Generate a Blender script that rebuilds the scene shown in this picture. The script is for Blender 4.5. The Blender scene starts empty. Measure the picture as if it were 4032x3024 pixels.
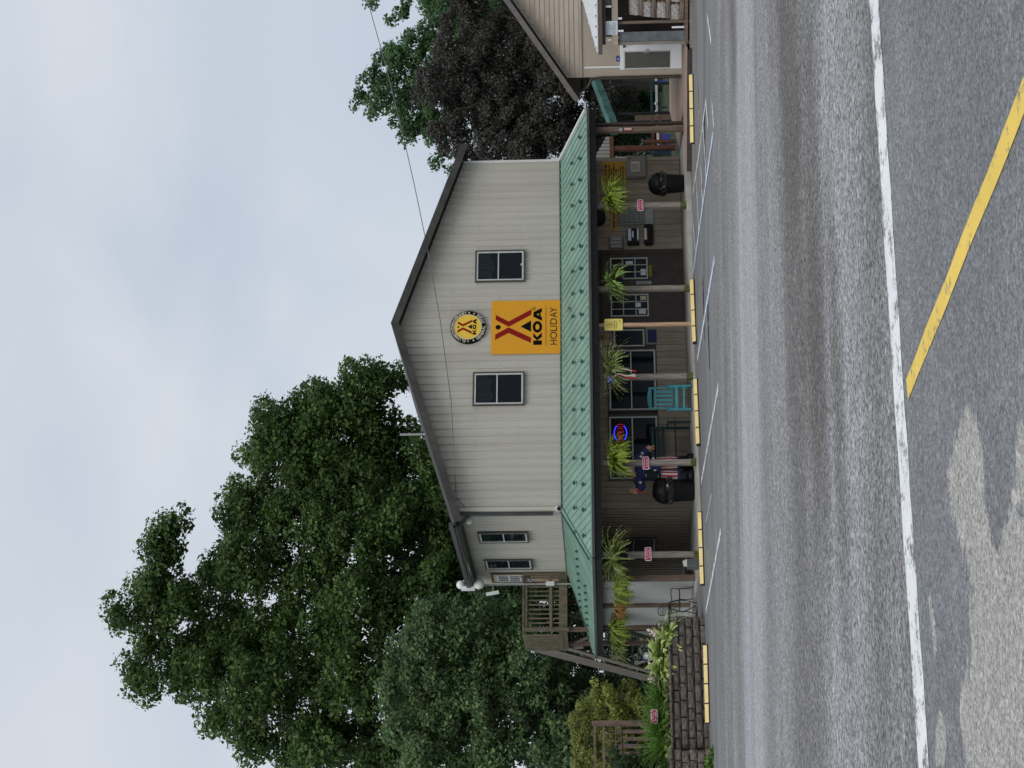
import bpy, bmesh, math, random
import numpy as np
from mathutils import Vector, Matrix
random.seed(7); RNG = np.random.default_rng(7)
SC = bpy.context.scene
COL = SC.collection
PI = math.pi
R = math.radians

# ------------------------------------------------------------------ camera
cam_d = bpy.data.cameras.new('camera'); cam = bpy.data.objects.new('camera', cam_d); COL.objects.link(cam)
cam_d.sensor_fit = 'HORIZONTAL'; cam_d.sensor_width = 36.0; cam_d.lens = 58.036
cam_d.clip_start = 0.1; cam_d.clip_end = 4000
# the phone was held on its side: picture-right is the world's down, picture-up is the world's right
_f = Vector((0.39018191, 0.91921098, 0.05300232)); _r = Vector((0.92071053, -0.38996629, -0.01477866)); _u = Vector((-0.00708441, -0.05456616, 0.99848503))
M = Matrix.Identity(4)
for i in range(3):
    M[i][0] = -_u[i]; M[i][1] = _r[i]; M[i][2] = -_f[i]
M.translation = Vector((0, -40, 2.5))
cam.matrix_world = M
SC.camera = cam

# ------------------------------------------------------------------ sky, sun, exposure
SUN_EL, SUN_AZ = R(52), R(205)      # azimuth clockwise from +Y: front-left of the house, behind the camera
W = bpy.data.worlds.new('World'); SC.world = W; W.use_nodes = True
nt = W.node_tree; nt.nodes.clear()
out = nt.nodes.new('ShaderNodeOutputWorld'); bg = nt.nodes.new('ShaderNodeBackground')
sky = nt.nodes.new('ShaderNodeTexSky'); sky.sky_type = 'NISHITA'; sky.sun_disc = False
sky.sun_elevation = SUN_EL; sky.sun_rotation = SUN_AZ
tc = nt.nodes.new('ShaderNodeTexCoord')
mp = nt.nodes.new('ShaderNodeMapping'); mp.inputs['Scale'].default_value = (1.0, 1.0, 2.2); mp.inputs['Location'].default_value = (0.6, 0.2, 0.9)
nz = nt.nodes.new('ShaderNodeTexNoise'); nz.inputs['Scale'].default_value = 3.4; nz.inputs['Detail'].default_value = 5; nz.inputs['Roughness'].default_value = 0.42; nz.inputs['Distortion'].default_value = 0.35
cr = nt.nodes.new('ShaderNodeValToRGB')
cr.color_ramp.elements[0].position = 0.36; cr.color_ramp.elements[0].color = (5.55, 6.25, 7.25, 1)
cr.color_ramp.elements[1].position = 0.66; cr.color_ramp.elements[1].color = (7.3, 7.65, 8.1, 1)
mx = nt.nodes.new('ShaderNodeMixRGB'); mx.inputs[0].default_value = 0.9
nt.links.new(tc.outputs['Generated'], mp.inputs['Vector']); nt.links.new(mp.outputs[0], nz.inputs['Vector'])
nt.links.new(nz.outputs['Fac'], cr.inputs[0]); nt.links.new(sky.outputs[0], mx.inputs[1]); nt.links.new(cr.outputs[0], mx.inputs[2])
nt.links.new(mx.outputs[0], bg.inputs[0]); bg.inputs[1].default_value = 0.1
nt.links.new(bg.outputs[0], out.inputs[0])
sun_d = bpy.data.lights.new('sun', 'SUN'); sun_d.energy = 1.3; sun_d.angle = R(35); sun_d.color = (1.0, 0.96, 0.9)
sun = bpy.data.objects.new('sun', sun_d); COL.objects.link(sun)
_sd = Vector((math.sin(SUN_AZ)*math.cos(SUN_EL), math.cos(SUN_AZ)*math.cos(SUN_EL), math.sin(SUN_EL)))
sun.rotation_euler = _sd.to_track_quat('Z', 'Y').to_euler(); sun.location = _sd*60
SC.view_settings.view_transform = 'Standard'; SC.view_settings.look = 'None'
SC.view_settings.exposure = 0.0; SC.view_settings.gamma = 1.0; SC.view_settings.use_curve_mapping = False
SC.cycles.max_bounces = 6

# ------------------------------------------------------------------ helpers
def smooth(t):
    t = min(max(t, 0.0), 1.0); return t*t*(3-2*t)
def wdist(X, Y): return (X-6.34)*-.376+(Y+4.3)*-.927            # metres from the edge of the parking lot towards the road
def gz(X, Y): return 0.8*smooth((wdist(X, Y)-3)/19) - 0.1*smooth((X-18)/5)

class MB:
    def __init__(s): s.v = []; s.f = []; s.m = []; s.cur = 0
    def add(s, vs, fs):
        o = len(s.v); s.v += [tuple(p) for p in vs]
        for f in fs: s.f.append(tuple(o+i for i in f)); s.m.append(s.cur)
    def box(s, x0, x1, y0, y1, z0, z1):
        s.add([(x0,y0,z0),(x1,y0,z0),(x1,y1,z0),(x0,y1,z0),(x0,y0,z1),(x1,y0,z1),(x1,y1,z1),(x0,y1,z1)],
              [(0,3,2,1),(4,5,6,7),(0,1,5,4),(1,2,6,5),(2,3,7,6),(3,0,4,7)])
    def bar(s, a, b, w, h, up=(0,0,1)):
        a = Vector(a); b = Vector(b); d = (b-a).normalized(); up = Vector(up)
        if abs(d.dot(up)) > 0.98: up = Vector((0,1,0))
        x = d.cross(up).normalized(); u = x.cross(d).normalized()
        vs = []
        for p in (a, b):
            for sx, su in ((-1,-1),(1,-1),(1,1),(-1,1)): vs.append(p + x*(sx*w/2) + u*(su*h/2))
        s.add(vs, [(0,1,2,3),(7,6,5,4),(0,4,5,1),(1,5,6,2),(2,6,7,3),(3,7,4,0)])
    def tube(s, pts, r, n=8, r2=None, cap=True):
        pts = [Vector(p) for p in pts]; k = len(pts); vs = []
        for i, p in enumerate(pts):
            d = (pts[min(i+1,k-1)]-pts[max(i-1,0)]).normalized()
            up = Vector((0,0,1)) if abs(d.z) < 0.9 else Vector((0,1,0))
            x = d.cross(up).normalized(); y = x.cross(d)
            rr = r if r2 is None else r+(r2-r)*i/(k-1)
            if isinstance(r, (list, tuple)): rr = r[i]
            for j in range(n):
                a = 2*PI*j/n; vs.append(p + x*(rr*math.cos(a)) + y*(rr*math.sin(a)))
        fs = [(i*n+j, i*n+(j+1)%n, (i+1)*n+(j+1)%n, (i+1)*n+j) for i in range(k-1) for j in range(n)]
        if cap: fs += [tuple(reversed(range(n))), tuple(range((k-1)*n, k*n))]
        s.add(vs, fs)
    def lathe(s, c, prof, n=16, sx=1.0, sy=1.0):
        vs = []; k = len(prof)
        for r, z in prof:
            for j in range(n):
                a = 2*PI*j/n; vs.append((c[0]+r*sx*math.cos(a), c[1]+r*sy*math.sin(a), c[2]+z))
        fs = [(i*n+j, i*n+(j+1)%n, (i+1)*n+(j+1)%n, (i+1)*n+j) for i in range(k-1) for j in range(n)]
        fs += [tuple(reversed(range(n))), tuple(range((k-1)*n, k*n))]
        s.add(vs, fs)
    def ball(s, c, r, n=10, m=6, sz=1.0):
        s.lathe(c, [(max(r*math.sin(PI*i/m), 1e-4), -r*sz*math.cos(PI*i/m)) for i in range(m+1)], n)
    def prism(s, poly, y0, y1):                       # polygon in (x, z), from y0 (front) to y1
        n = len(poly)
        s.add([(x,y0,z) for x,z in poly]+[(x,y1,z) for x,z in poly],
              [tuple(range(n)), tuple(reversed(range(n,2*n)))] + [(i, i+n, (i+1)%n+n, (i+1)%n) for i in range(n)])
    def prismx(s, poly, x0, x1):                      # polygon in (y, z), from x0 to x1
        n = len(poly)
        s.add([(x0,y,z) for y,z in poly]+[(x1,y,z) for y,z in poly],
              [tuple(reversed(range(n))), tuple(range(n,2*n))] + [(i, (i+1)%n, (i+1)%n+n, i+n) for i in range(n)])
    def slab(s, top, t):                              # closed slab under a polygon of 3-D points
        n = len(top)
        s.add(list(top)+[(p[0],p[1],p[2]-t) for p in top],
              [tuple(range(n)), tuple(reversed(range(n,2*n)))] + [(i, i+n, (i+1)%n+n, (i+1)%n) for i in range(n)])

def wloc(o):
    v = Vector((0,0,0))
    while o is not None: v += o.location; o = o.parent
    return v
def build(name, mb, mats, parent=None, smooth_=False, label=None, cat=None, group=None, kind=None, bevel=0):
    me = bpy.data.meshes.new(name)
    off = wloc(parent) if parent is not None else Vector((0,0,0))
    me.from_pydata([(x-off.x, y-off.y, z-off.z) for x,y,z in mb.v], [], mb.f)
    if not isinstance(mats, (list, tuple)): mats = [mats]
    for m in mats: me.materials.append(m)
    if len(mats) > 1: me.polygons.foreach_set('material_index', mb.m)
    bm = bmesh.new(); bm.from_mesh(me); bmesh.ops.recalc_face_normals(bm, faces=bm.faces)
    if bevel: bmesh.ops.bevel(bm, geom=[e for e in bm.edges if e.calc_face_angle(0) > 0.6], offset=bevel, segments=1, affect='EDGES', clamp_overlap=True)
    bm.to_mesh(me); bm.free()
    if smooth_: me.polygons.foreach_set('use_smooth', [True]*len(me.polygons))
    o = bpy.data.objects.new(name, me); COL.objects.link(o)
    if parent is not None: o.parent = parent
    if label: o['label'] = label
    if cat: o['category'] = cat
    if group: o['group'] = group
    if kind: o['kind'] = kind
    return o
def thing(name, label, cat, loc=(0,0,0), group=None):
    o = bpy.data.objects.new(name, None); COL.objects.link(o); o.location = loc; o.empty_display_size = 0.1
    o['label'] = label; o['category'] = cat
    if group: o['group'] = group
    return o
def dup(root, loc, rz=0.0, label=None, group=None, scale=None):
    def cp(o, par):
        c = o.copy(); COL.objects.link(c)
        if par is not None: c.parent = par
        for ch in o.children: cp(ch, c)
        return c
    r = cp(root, None); r.location = loc; r.rotation_euler = (0, 0, rz)
    if scale: r.scale = scale
    if label: r['label'] = label
    if group: r['group'] = group
    return r
def share(name, src, parent, loc):                    # a part that shares its mesh with an alike piece
    o = bpy.data.objects.new(name, src.data); COL.objects.link(o); o.parent = parent; o.location = loc; return o

def N(nt, t, **kw):
    n = nt.nodes.new(t)
    for k, v in kw.items():
        if k in n.inputs: n.inputs[k].default_value = v
        else: setattr(n, k, v)
    return n
def mat(name, col, rough=0.6, var=0.12, scale=6.0, bump=0.0, bscale=40.0, metal=0.0, stretch=(1,1,1), col2=None, spec=0.5, detail=5, piece=0.0):
    """Base colour with uneven wear (noise in object space, shifted per object), fine bump; piece = brightness spread between pieces."""
    m = bpy.data.materials.new(name); m.use_nodes = True; nt = m.node_tree; p = nt.nodes['Principled BSDF']; L = nt.links.new
    tc = N(nt, 'ShaderNodeTexCoord'); oi = N(nt, 'ShaderNodeObjectInfo')
    vm = N(nt, 'ShaderNodeVectorMath', operation='SCALE'); vm.inputs[0].default_value = (37.0, 11.0, 23.0); L(oi.outputs['Random'], vm.inputs['Scale'])
    va = N(nt, 'ShaderNodeVectorMath', operation='ADD'); L(tc.outputs['Object'], va.inputs[0]); L(vm.outputs[0], va.inputs[1])
    mp = N(nt, 'ShaderNodeMapping'); mp.inputs['Scale'].default_value = stretch; L(va.outputs[0], mp.inputs['Vector'])
    n1 = N(nt, 'ShaderNodeTexNoise', Scale=scale, Detail=detail, Roughness=0.6); L(mp.outputs[0], n1.inputs['Vector'])
    c2 = col2 if col2 else tuple(c*(1-var*2.2) for c in col)
    c1 = tuple(min(1, c*(1+var)) for c in col)
    rp = N(nt, 'ShaderNodeValToRGB'); rp.color_ramp.elements[0].position = 0.3; rp.color_ramp.elements[1].position = 0.68
    rp.color_ramp.elements[0].color = (*c2, 1); rp.color_ramp.elements[1].color = (*c1, 1); L(n1.outputs['Fac'], rp.inputs[0])
    last = rp.outputs[0]
    if piece:
        mr = N(nt, 'ShaderNodeMapRange'); mr.inputs['To Min'].default_value = 1-piece; mr.inputs['To Max'].default_value = 1+piece; L(oi.outputs['Random'], mr.inputs['Value'])
        mu = N(nt, 'ShaderNodeVectorMath', operation='SCALE'); L(last, mu.inputs[0]); L(mr.outputs[0], mu.inputs['Scale']); last = mu.outputs[0]
    L(last, p.inputs['Base Color'])
    p.inputs['Roughness'].default_value = rough; p.inputs['Metallic'].default_value = metal; p.inputs['Specular IOR Level'].default_value = spec
    if bump:
        n2 = N(nt, 'ShaderNodeTexNoise', Scale=bscale, Detail=4); L(mp.outputs[0], n2.inputs['Vector'])
        b = N(nt, 'ShaderNodeBump', Strength=bump, Distance=0.02); L(n2.outputs['Fac'], b.inputs['Height']); L(b.outputs[0], p.inputs['Normal'])
    return m
def leafmat(name, c1, c2, c3, rough=0.55, trans=0.35):
    m = bpy.data.materials.new(name); m.use_nodes = True; nt = m.node_tree; L = nt.links.new
    p = nt.nodes['Principled BSDF']; o = nt.nodes['Material Output']
    g = N(nt, 'ShaderNodeNewGeometry'); rp = N(nt, 'ShaderNodeValToRGB')
    e = rp.color_ramp.elements; e[0].color = (*c1,1); e[1].color = (*c3,1); e.new(0.5).color = (*c2,1)
    L(g.outputs['Random Per Island'], rp.inputs[0])
    nz = N(nt, 'ShaderNodeTexNoise', Scale=0.45, Detail=2); tc = N(nt, 'ShaderNodeTexCoord'); L(tc.outputs['Object'], nz.inputs['Vector'])
    mr = N(nt, 'ShaderNodeMapRange'); mr.inputs['From Min'].default_value = .3; mr.inputs['From Max'].default_value = .7; mr.inputs['To Min'].default_value = .7; mr.inputs['To Max'].default_value = 1.3; L(nz.outputs['Fac'], mr.inputs['Value'])
    mu = N(nt, 'ShaderNodeVectorMath', operation='SCALE'); L(rp.outputs[0], mu.inputs[0]); L(mr.outputs[0], mu.inputs['Scale'])
    L(mu.outputs[0], p.inputs['Base Color']); p.inputs['Roughness'].default_value = rough; p.inputs['Specular IOR Level'].default_value = 0.3
    t = N(nt, 'ShaderNodeBsdfTranslucent'); L(mu.outputs[0], t.inputs[0]); mx = N(nt, 'ShaderNodeMixShader'); mx.inputs[0].default_value = trans
    L(p.outputs[0], mx.inputs[1]); L(t.outputs[0], mx.inputs[2]); L(mx.outputs[0], o.inputs[0])
    return m
def emis(name, col, s):
    m = bpy.data.materials.new(name); m.use_nodes = True; p = m.node_tree.nodes['Principled BSDF']
    p.inputs['Base Color'].default_value = (*[c*.3 for c in col],1); p.inputs['Emission Color'].default_value = (*col,1); p.inputs['Emission Strength'].default_value = s; return m

MT = dict(
 siding=mat('painted_metal_siding', (.51,.482,.425), .5, .03, .9, .06, 7, stretch=(1.6,1.6,.16), spec=.3, col2=(.42,.395,.342), detail=9, piece=.015),
 flash=mat('white_flashing', (.68,.67,.64), .45, .05),
 tan=mat('tan_plywood_siding', (.34,.285,.215), .7, .10, 2.5, .15, 60, stretch=(4,4,.5), piece=.07),
 brown=mat('dark_brown_paint', (.055,.04,.032), .6, .18, 4, .1),
 bronze=mat('dark_bronze_metal', (.055,.052,.05), .42, .15, 3),
 rake=mat('weathered_brown_metal', (.058,.055,.05), .55, .2, 2.5, spec=.3),
 black=mat('black_plastic', (.006,.0065,.008), .5, .3, 5, spec=.25),
 soffit=mat('dark_soffit', (.05,.045,.042), .7, .2),
 green=mat('green_metal_roof', (.23,.355,.29), .55, .10, 1.6, .06, 14, col2=(.175,.28,.228), piece=.06, spec=.3, detail=8),
 greend=mat('dark_green_metal', (.02,.085,.065), .5, .15),
 teal2=mat('teal_shed_roof', (.06,.16,.14), .55, .25, 3),
 glass=mat('dark_window_glass', (.006,.010,.018), .05, .3, 1.2, spec=.22),
 frame=mat('pale_window_frame', (.55,.56,.53), .5, .08),
 trim=mat('taupe_window_trim', (.075,.068,.055), .6, .12),
 wood=mat('grey_weathered_wood', (.26,.225,.19), .8, .22, 5, .3, 50, stretch=(6,6,.6), piece=.1),
 wood2=mat('brown_weathered_wood', (.17,.12,.09), .8, .22, 5, .25, 50, stretch=(6,6,.6), piece=.1),
 woodn=mat('new_pine_wood', (.52,.34,.21), .7, .15, 4, .15, 50, stretch=(6,6,.5)),
 deckw=mat('mossy_deck_wood', (.165,.14,.088), .8, .22, 4, .25, 50, stretch=(3,3,1), piece=.12),
 plank=mat('boardwalk_plank', (.34,.25,.20), .75, .15, 3, .2, 50, stretch=(.5,6,6), piece=.1),
 conc=mat('concrete', (.42,.40,.36), .85, .12, 3, .25, 60),
 stone=mat('retaining_block', (.135,.118,.103), .95, .25, 7, .8, 28, piece=.14, spec=.15),
 stone2=mat('reddish_block', (.17,.13,.108), .9, .3, 7, .9, 28, piece=.2),
 yellow=mat('yellow_rubber_paint', (.86,.66,.27), .55, .05, 5),
 rubber=mat('black_rubber', (.02,.02,.02), .7, .2, 8, .2),
 white=mat('white_paint', (.78,.79,.80), .5, .04, 3),
 whitew=mat('offwhite_wall_panel', (.52,.51,.48), .7, .06, 1.5, .05),
 grey=mat('grey_painted_metal', (.24,.23,.21), .5, .06, 3),
 greyl=mat('light_grey_metal', (.36,.37,.35), .5, .08, 3),
 slate=mat('slate_grey_sheet', (.12,.135,.145), .6, .2, 4, .1),
 amber=mat('sign_amber', (.74,.34,.022), .5, .03, 1.5, spec=.2),
 mustard=mat('notice_mustard', (.52,.29,.03), .55, .06, 2),
 signyel=mat('sign_bright_yellow', (.86,.55,.05), .4, .03, 2),
 caution=mat('accessible_sign_yellow', (.80,.66,.17), .45, .04, 3),
 red=mat('sign_red', (.26,.012,.01), .5, .05, spec=.1),
 ink=mat('sign_black', (.004,.004,.004), .6, .1, spec=.08),
 inkb=mat('brown_print', (.10,.05,.008), .6, .1),
 inkg=mat('grey_print', (.16,.16,.14), .6, .1),
 olive=mat('olive_print', (.24,.19,.01), .6, .1),
 pink=mat('pink_sign', (.45,.015,.10), .5, .08, spec=.2),
 pinkl=mat('pale_pink_print', (.85,.42,.52), .5, .05),
 pinkw=mat('pale_sign_border', (.78,.60,.60), .5, .05),
 cream=mat('cream_paper', (.66,.60,.45), .7, .05),
 paper=mat('white_paper', (.72,.76,.80), .6, .04),
 teal=mat('teal_painted_wood', (.045,.27,.32), .5, .12, 5),
 dkgreen=mat('dark_green_painted_wood', (.012,.045,.042), .5, .15, 5),
 navy=mat('navy_cloth', (.022,.03,.11), .8, .2, 8),
 blue=mat('blue_plastic', (.05,.08,.45), .5, .1),
 blues=mat('sign_blue', (.01,.06,.28), .5, .1),
 redc=mat('red_cloth', (.42,.03,.03), .8, .15, 8),
 whitec=mat('white_cloth', (.72,.68,.66), .8, .08, 8),
 skin=mat('peach_cloth', (.62,.33,.22), .8, .1, 6),
 iron=mat('black_wrought_iron', (.015,.015,.018), .5, .3),
 redwood=mat('redwood_stain', (.15,.06,.038), .75, .2, 5, .2, 40, stretch=(4,4,.6)),
 clap=mat('tan_clapboard', (.43,.36,.285), .65, .07, 2, .08, 50, piece=.03),
 tanp=mat('tan_panel', (.41,.35,.275), .65, .05, 1.2),
 bark=mat('tree_bark', (.07,.058,.048), .9, .3, 3, .8, 12, stretch=(1,1,.4)),
 log=mat('split_firewood', (.33,.24,.18), .85, .3, 6, .6, 30, stretch=(.5,4,4), piece=.3),
 logend=mat('cut_log_end', (.50,.36,.24), .85, .15, 12),
 soil=mat('planting_soil', (.07,.05,.035), .95, .3, 6, .6, 20),
 lampg=mat('white_globe', (.80,.79,.75), .35, .03),
 rust=mat('rusty_fronds', (.33,.13,.04), .8, .2),
)
# clear film round the firewood bundles
def film():
    m = bpy.data.materials.new('clear_film'); m.use_nodes = True; nt = m.node_tree; L = nt.links.new; o = nt.nodes['Material Output']
    p = nt.nodes['Principled BSDF']; p.inputs['Base Color'].default_value = (.62,.6,.58,1); p.inputs['Roughness'].default_value = .22
    t = N(nt, 'ShaderNodeBsdfTransparent'); mx = N(nt, 'ShaderNodeMixShader')
    nz = N(nt, 'ShaderNodeTexNoise', Scale=14.0, Detail=5, Distortion=1.5); tc = N(nt, 'ShaderNodeTexCoord'); L(tc.outputs['Object'], nz.inputs['Vector'])
    mr = N(nt, 'ShaderNodeMapRange'); mr.inputs['From Min'].default_value=.4; mr.inputs['From Max'].default_value=.75; mr.inputs['To Min'].default_value=.22; mr.inputs['To Max'].default_value=.85
    L(nz.outputs['Fac'], mr.inputs['Value']); L(mr.outputs[0], mx.inputs[0]); L(t.outputs[0], mx.inputs[1]); L(p.outputs[0], mx.inputs[2]); L(mx.outputs[0], o.inputs[0])
    b = N(nt, 'ShaderNodeBump', Strength=.8, Distance=.03); L(nz.outputs['Fac'], b.inputs['Height']); L(b.outputs[0], p.inputs['Normal'])
    return m
MT['film'] = film()

BANDS = [(0,.42),(.12,.42),(.25,.5),(.32,.76),(.58,.78),(.66,.52),(.78,.46),(.84,.36),(.89,.38),(.93,.56),(.96,.6),(1,.36)]
def asphalt(name, base, dark, light, stone_scale, stones, streak, rough=.8, bump=.3, worn=None, wornc=None, bands=False, stains=()):
    """Asphalt: aggregate specks, long traffic streaks along the road direction, blotches; worn = (scale, threshold) bare patches."""
    m = bpy.data.materials.new(name); m.use_nodes = True; nt = m.node_tree; L = nt.links.new; p = nt.nodes['Principled BSDF']
    tc = N(nt, 'ShaderNodeTexCoord')
    rot = N(nt, 'ShaderNodeMapping'); rot.inputs['Rotation'].default_value = (0,0,R(22.0)); L(tc.outputs['Object'], rot.inputs['Vector'])
    st = N(nt, 'ShaderNodeMapping'); st.inputs['Scale'].default_value = (.05, .75, 1); L(rot.outputs[0], st.inputs['Vector'])
    n1 = N(nt, 'ShaderNodeTexNoise', Scale=1.0, Detail=6, Roughness=.62); L(st.outputs[0], n1.inputs['Vector'])
    n2 = N(nt, 'ShaderNodeTexNoise', Scale=.5, Detail=5, Roughness=.6); L(tc.outputs['Object'], n2.inputs['Vector'])
    r1 = N(nt, 'ShaderNodeValToRGB'); r1.color_ramp.elements[0].position = .34; r1.color_ramp.elements[1].position = .66
    r1.color_ramp.elements[0].color = (*dark,1); r1.color_ramp.elements[1].color = (*light,1); e = r1.color_ramp.elements.new(.5); e.color = (*base,1)
    mixf = N(nt, 'ShaderNodeMixRGB'); mixf.inputs[0].default_value = 1-streak; L(n1.outputs['Fac'], mixf.inputs[1]); L(n2.outputs['Fac'], mixf.inputs[2]); L(mixf.outputs[0], r1.inputs[0])
    if bands:                                            # wheel tracks: polished light lanes and dark oily lanes along the road
        sw = N(nt, 'ShaderNodeSeparateXYZ'); L(rot.outputs[0], sw.inputs[0])
        wv = N(nt, 'ShaderNodeMapRange'); wv.inputs['From Min'].default_value = -1.6; wv.inputs['From Max'].default_value = -27.6; L(sw.outputs['Y'], wv.inputs['Value'])
        nw = N(nt, 'ShaderNodeMath', operation='MULTIPLY_ADD'); L(n1.outputs['Fac'], nw.inputs[0]); nw.inputs[1].default_value = .05; L(wv.outputs[0], nw.inputs[2])
        rw = N(nt, 'ShaderNodeValToRGB'); rw.color_ramp.interpolation = 'EASE'
        vals = BANDS; pass; rw.color_ramp.elements[0].position = vals[0][0]; rw.color_ramp.elements[0].color = (vals[0][1],)*3+(1,); rw.color_ramp.elements[1].position = vals[-1][0]; rw.color_ramp.elements[1].color = (vals[-1][1],)*3+(1,)
        for q, v in vals[1:-1]: rw.color_ramp.elements.new(q).color = (v,)*3+(1,)
        L(nw.outputs[0], rw.inputs[0]); m3 = N(nt, 'ShaderNodeMixRGB'); m3.inputs[0].default_value = .5; L(mixf.outputs[0], m3.inputs[1]); L(rw.outputs[0], m3.inputs[2]); L(m3.outputs[0], r1.inputs[0])
    last = r1.outputs[0]
    if wornc:                                            # bare patches follow the mesh's wear map, frayed by noise
        aw_ = N(nt, 'ShaderNodeAttribute', attribute_name='wear'); m3 = N(nt, 'ShaderNodeMapping'); m3.inputs['Scale'].default_value = (.55,1.5,1); L(rot.outputs[0], m3.inputs['Vector'])
        n3 = N(nt, 'ShaderNodeTexNoise', Scale=7.0, Detail=10, Roughness=.72); L(m3.outputs[0], n3.inputs['Vector'])
        a3 = N(nt, 'ShaderNodeMath', operation='MULTIPLY_ADD'); L(n3.outputs['Fac'], a3.inputs[0]); a3.inputs[1].default_value = .95; L(aw_.outputs['Fac'], a3.inputs[2])
        r3 = N(nt, 'ShaderNodeMapRange'); r3.inputs['From Min'].default_value = .94; r3.inputs['From Max'].default_value = 1.02; L(a3.outputs[0], r3.inputs['Value'])
        mw = N(nt, 'ShaderNodeMixRGB'); L(r3.outputs[0], mw.inputs[0]); L(last, mw.inputs[1]); mw.inputs[2].default_value = (*wornc,1); last = mw.outputs[0]
    if stains:                                           # oily damp stains, each an uneven blotch drawn out along the road
        acc = None
        for (sx_, sy_, rl, rw_) in stains:
            sm_ = N(nt, 'ShaderNodeMapping', vector_type='TEXTURE'); sm_.inputs['Location'].default_value = (sx_, sy_, 0); sm_.inputs['Rotation'].default_value = (0,0,R(-12.0)); sm_.inputs['Scale'].default_value = (rl, rw_, 1)
            L(tc.outputs['Object'], sm_.inputs['Vector']); fl = N(nt, 'ShaderNodeVectorMath', operation='MULTIPLY'); fl.inputs[1].default_value = (1,1,0); L(sm_.outputs[0], fl.inputs[0])
            ln = N(nt, 'ShaderNodeVectorMath', operation='LENGTH'); L(fl.outputs[0], ln.inputs[0])
            a2 = N(nt, 'ShaderNodeMath', operation='MULTIPLY_ADD'); L(n2.outputs['Fac'], a2.inputs[0]); a2.inputs[1].default_value = 1.3; L(ln.outputs['Value'], a2.inputs[2])
            mm = N(nt, 'ShaderNodeMapRange'); mm.inputs['From Min'].default_value = 1.75; mm.inputs['From Max'].default_value = .9; L(a2.outputs[0], mm.inputs['Value'])
            if acc is None: acc = mm.outputs[0]
            else:
                mxm = N(nt, 'ShaderNodeMath', operation='MAXIMUM'); L(acc, mxm.inputs[0]); L(mm.outputs[0], mxm.inputs[1]); acc = mxm.outputs[0]
        fm = N(nt, 'ShaderNodeMath', operation='MULTIPLY'); L(acc, fm.inputs[0]); fm.inputs[1].default_value = .62
        ms = N(nt, 'ShaderNodeMixRGB'); L(fm.outputs[0], ms.inputs[0]); L(last, ms.inputs[1]); ms.inputs[2].default_value = (.085,.072,.062,1); last = ms.outputs[0]
    vo = N(nt, 'ShaderNodeTexVoronoi', Scale=stone_scale); L(tc.outputs['Object'], vo.inputs['Vector'])
    sp = N(nt, 'ShaderNodeSeparateColor'); L(vo.outputs['Color'], sp.inputs[0])
    rs = N(nt, 'ShaderNodeMapRange'); rs.inputs['To Min'].default_value = 1-stones; rs.inputs['To Max'].default_value = 1+stones; L(sp.outputs[0], rs.inputs['Value'])
    v2 = N(nt, 'ShaderNodeTexVoronoi', Scale=stone_scale*.45); L(tc.outputs['Object'], v2.inputs['Vector']); s2 = N(nt, 'ShaderNodeSeparateColor'); L(v2.outputs['Color'], s2.inputs[0])
    rb = N(nt, 'ShaderNodeValToRGB'); rb.color_ramp.elements[0].position = .9; rb.color_ramp.elements[0].color = (0,0,0,1); rb.color_ramp.elements[1].position = .97; rb.color_ramp.elements[1].color = (stones*.8,)*3+(1,); L(s2.outputs[1], rb.inputs[0])
    ng = N(nt, 'ShaderNodeTexNoise', Scale=24.0, Detail=8, Roughness=.8); L(tc.outputs['Object'], ng.inputs['Vector'])
    mg = N(nt, 'ShaderNodeMapRange'); mg.inputs['From Min'].default_value = .3; mg.inputs['From Max'].default_value = .7; mg.inputs['To Min'].default_value = 1-stones*.75; mg.inputs['To Max'].default_value = 1+stones*.75; L(ng.outputs['Fac'], mg.inputs['Value'])
    gm = N(nt, 'ShaderNodeVectorMath', operation='SCALE'); L(last, gm.inputs[0]); L(mg.outputs[0], gm.inputs['Scale']); last = gm.outputs[0]
    sm = N(nt, 'ShaderNodeMath', operation='ADD'); L(rs.outputs[0], sm.inputs[0]); L(rb.outputs[0], sm.inputs[1])
    mu = N(nt, 'ShaderNodeVectorMath', operation='SCALE'); L(last, mu.inputs[0]); L(sm.outputs[0], mu.inputs['Scale']); L(mu.outputs[0], p.inputs['Base Color'])
    p.inputs['Roughness'].default_value = rough; p.inputs['Specular IOR Level'].default_value = .35
    b = N(nt, 'ShaderNodeBump', Strength=bump, Distance=.01); L(vo.outputs['Distance'], b.inputs['Height']); L(b.outputs[0], p.inputs['Normal'])
    return m
A_LOT = asphalt('lot_asphalt', (.185,.185,.186), (.13,.128,.126), (.25,.253,.258), 90, .25, .75, .7, .2)
A_CHIP = asphalt('chip_seal', (.235,.232,.23), (.125,.115,.107), (.37,.373,.385), 46, .6, .72, .85, .5, bands=True, stains=[(8.4,-27.3,4.6,1.5),(5.4,-28.2,3.0,.8),(11.5,-26.6,3.2,.9),(17,-16,3,2),(4.2,-28.9,2.6,.5)])
A_ROAD = asphalt('road_asphalt', (.18,.184,.19), (.125,.126,.128), (.235,.24,.246), 75, .42, .45, .8, .3, wornc=(.36,.345,.32))
GRASS = mat('grass_ground', (.035,.055,.02), .95, .3, 3, .6, 30)

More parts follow.
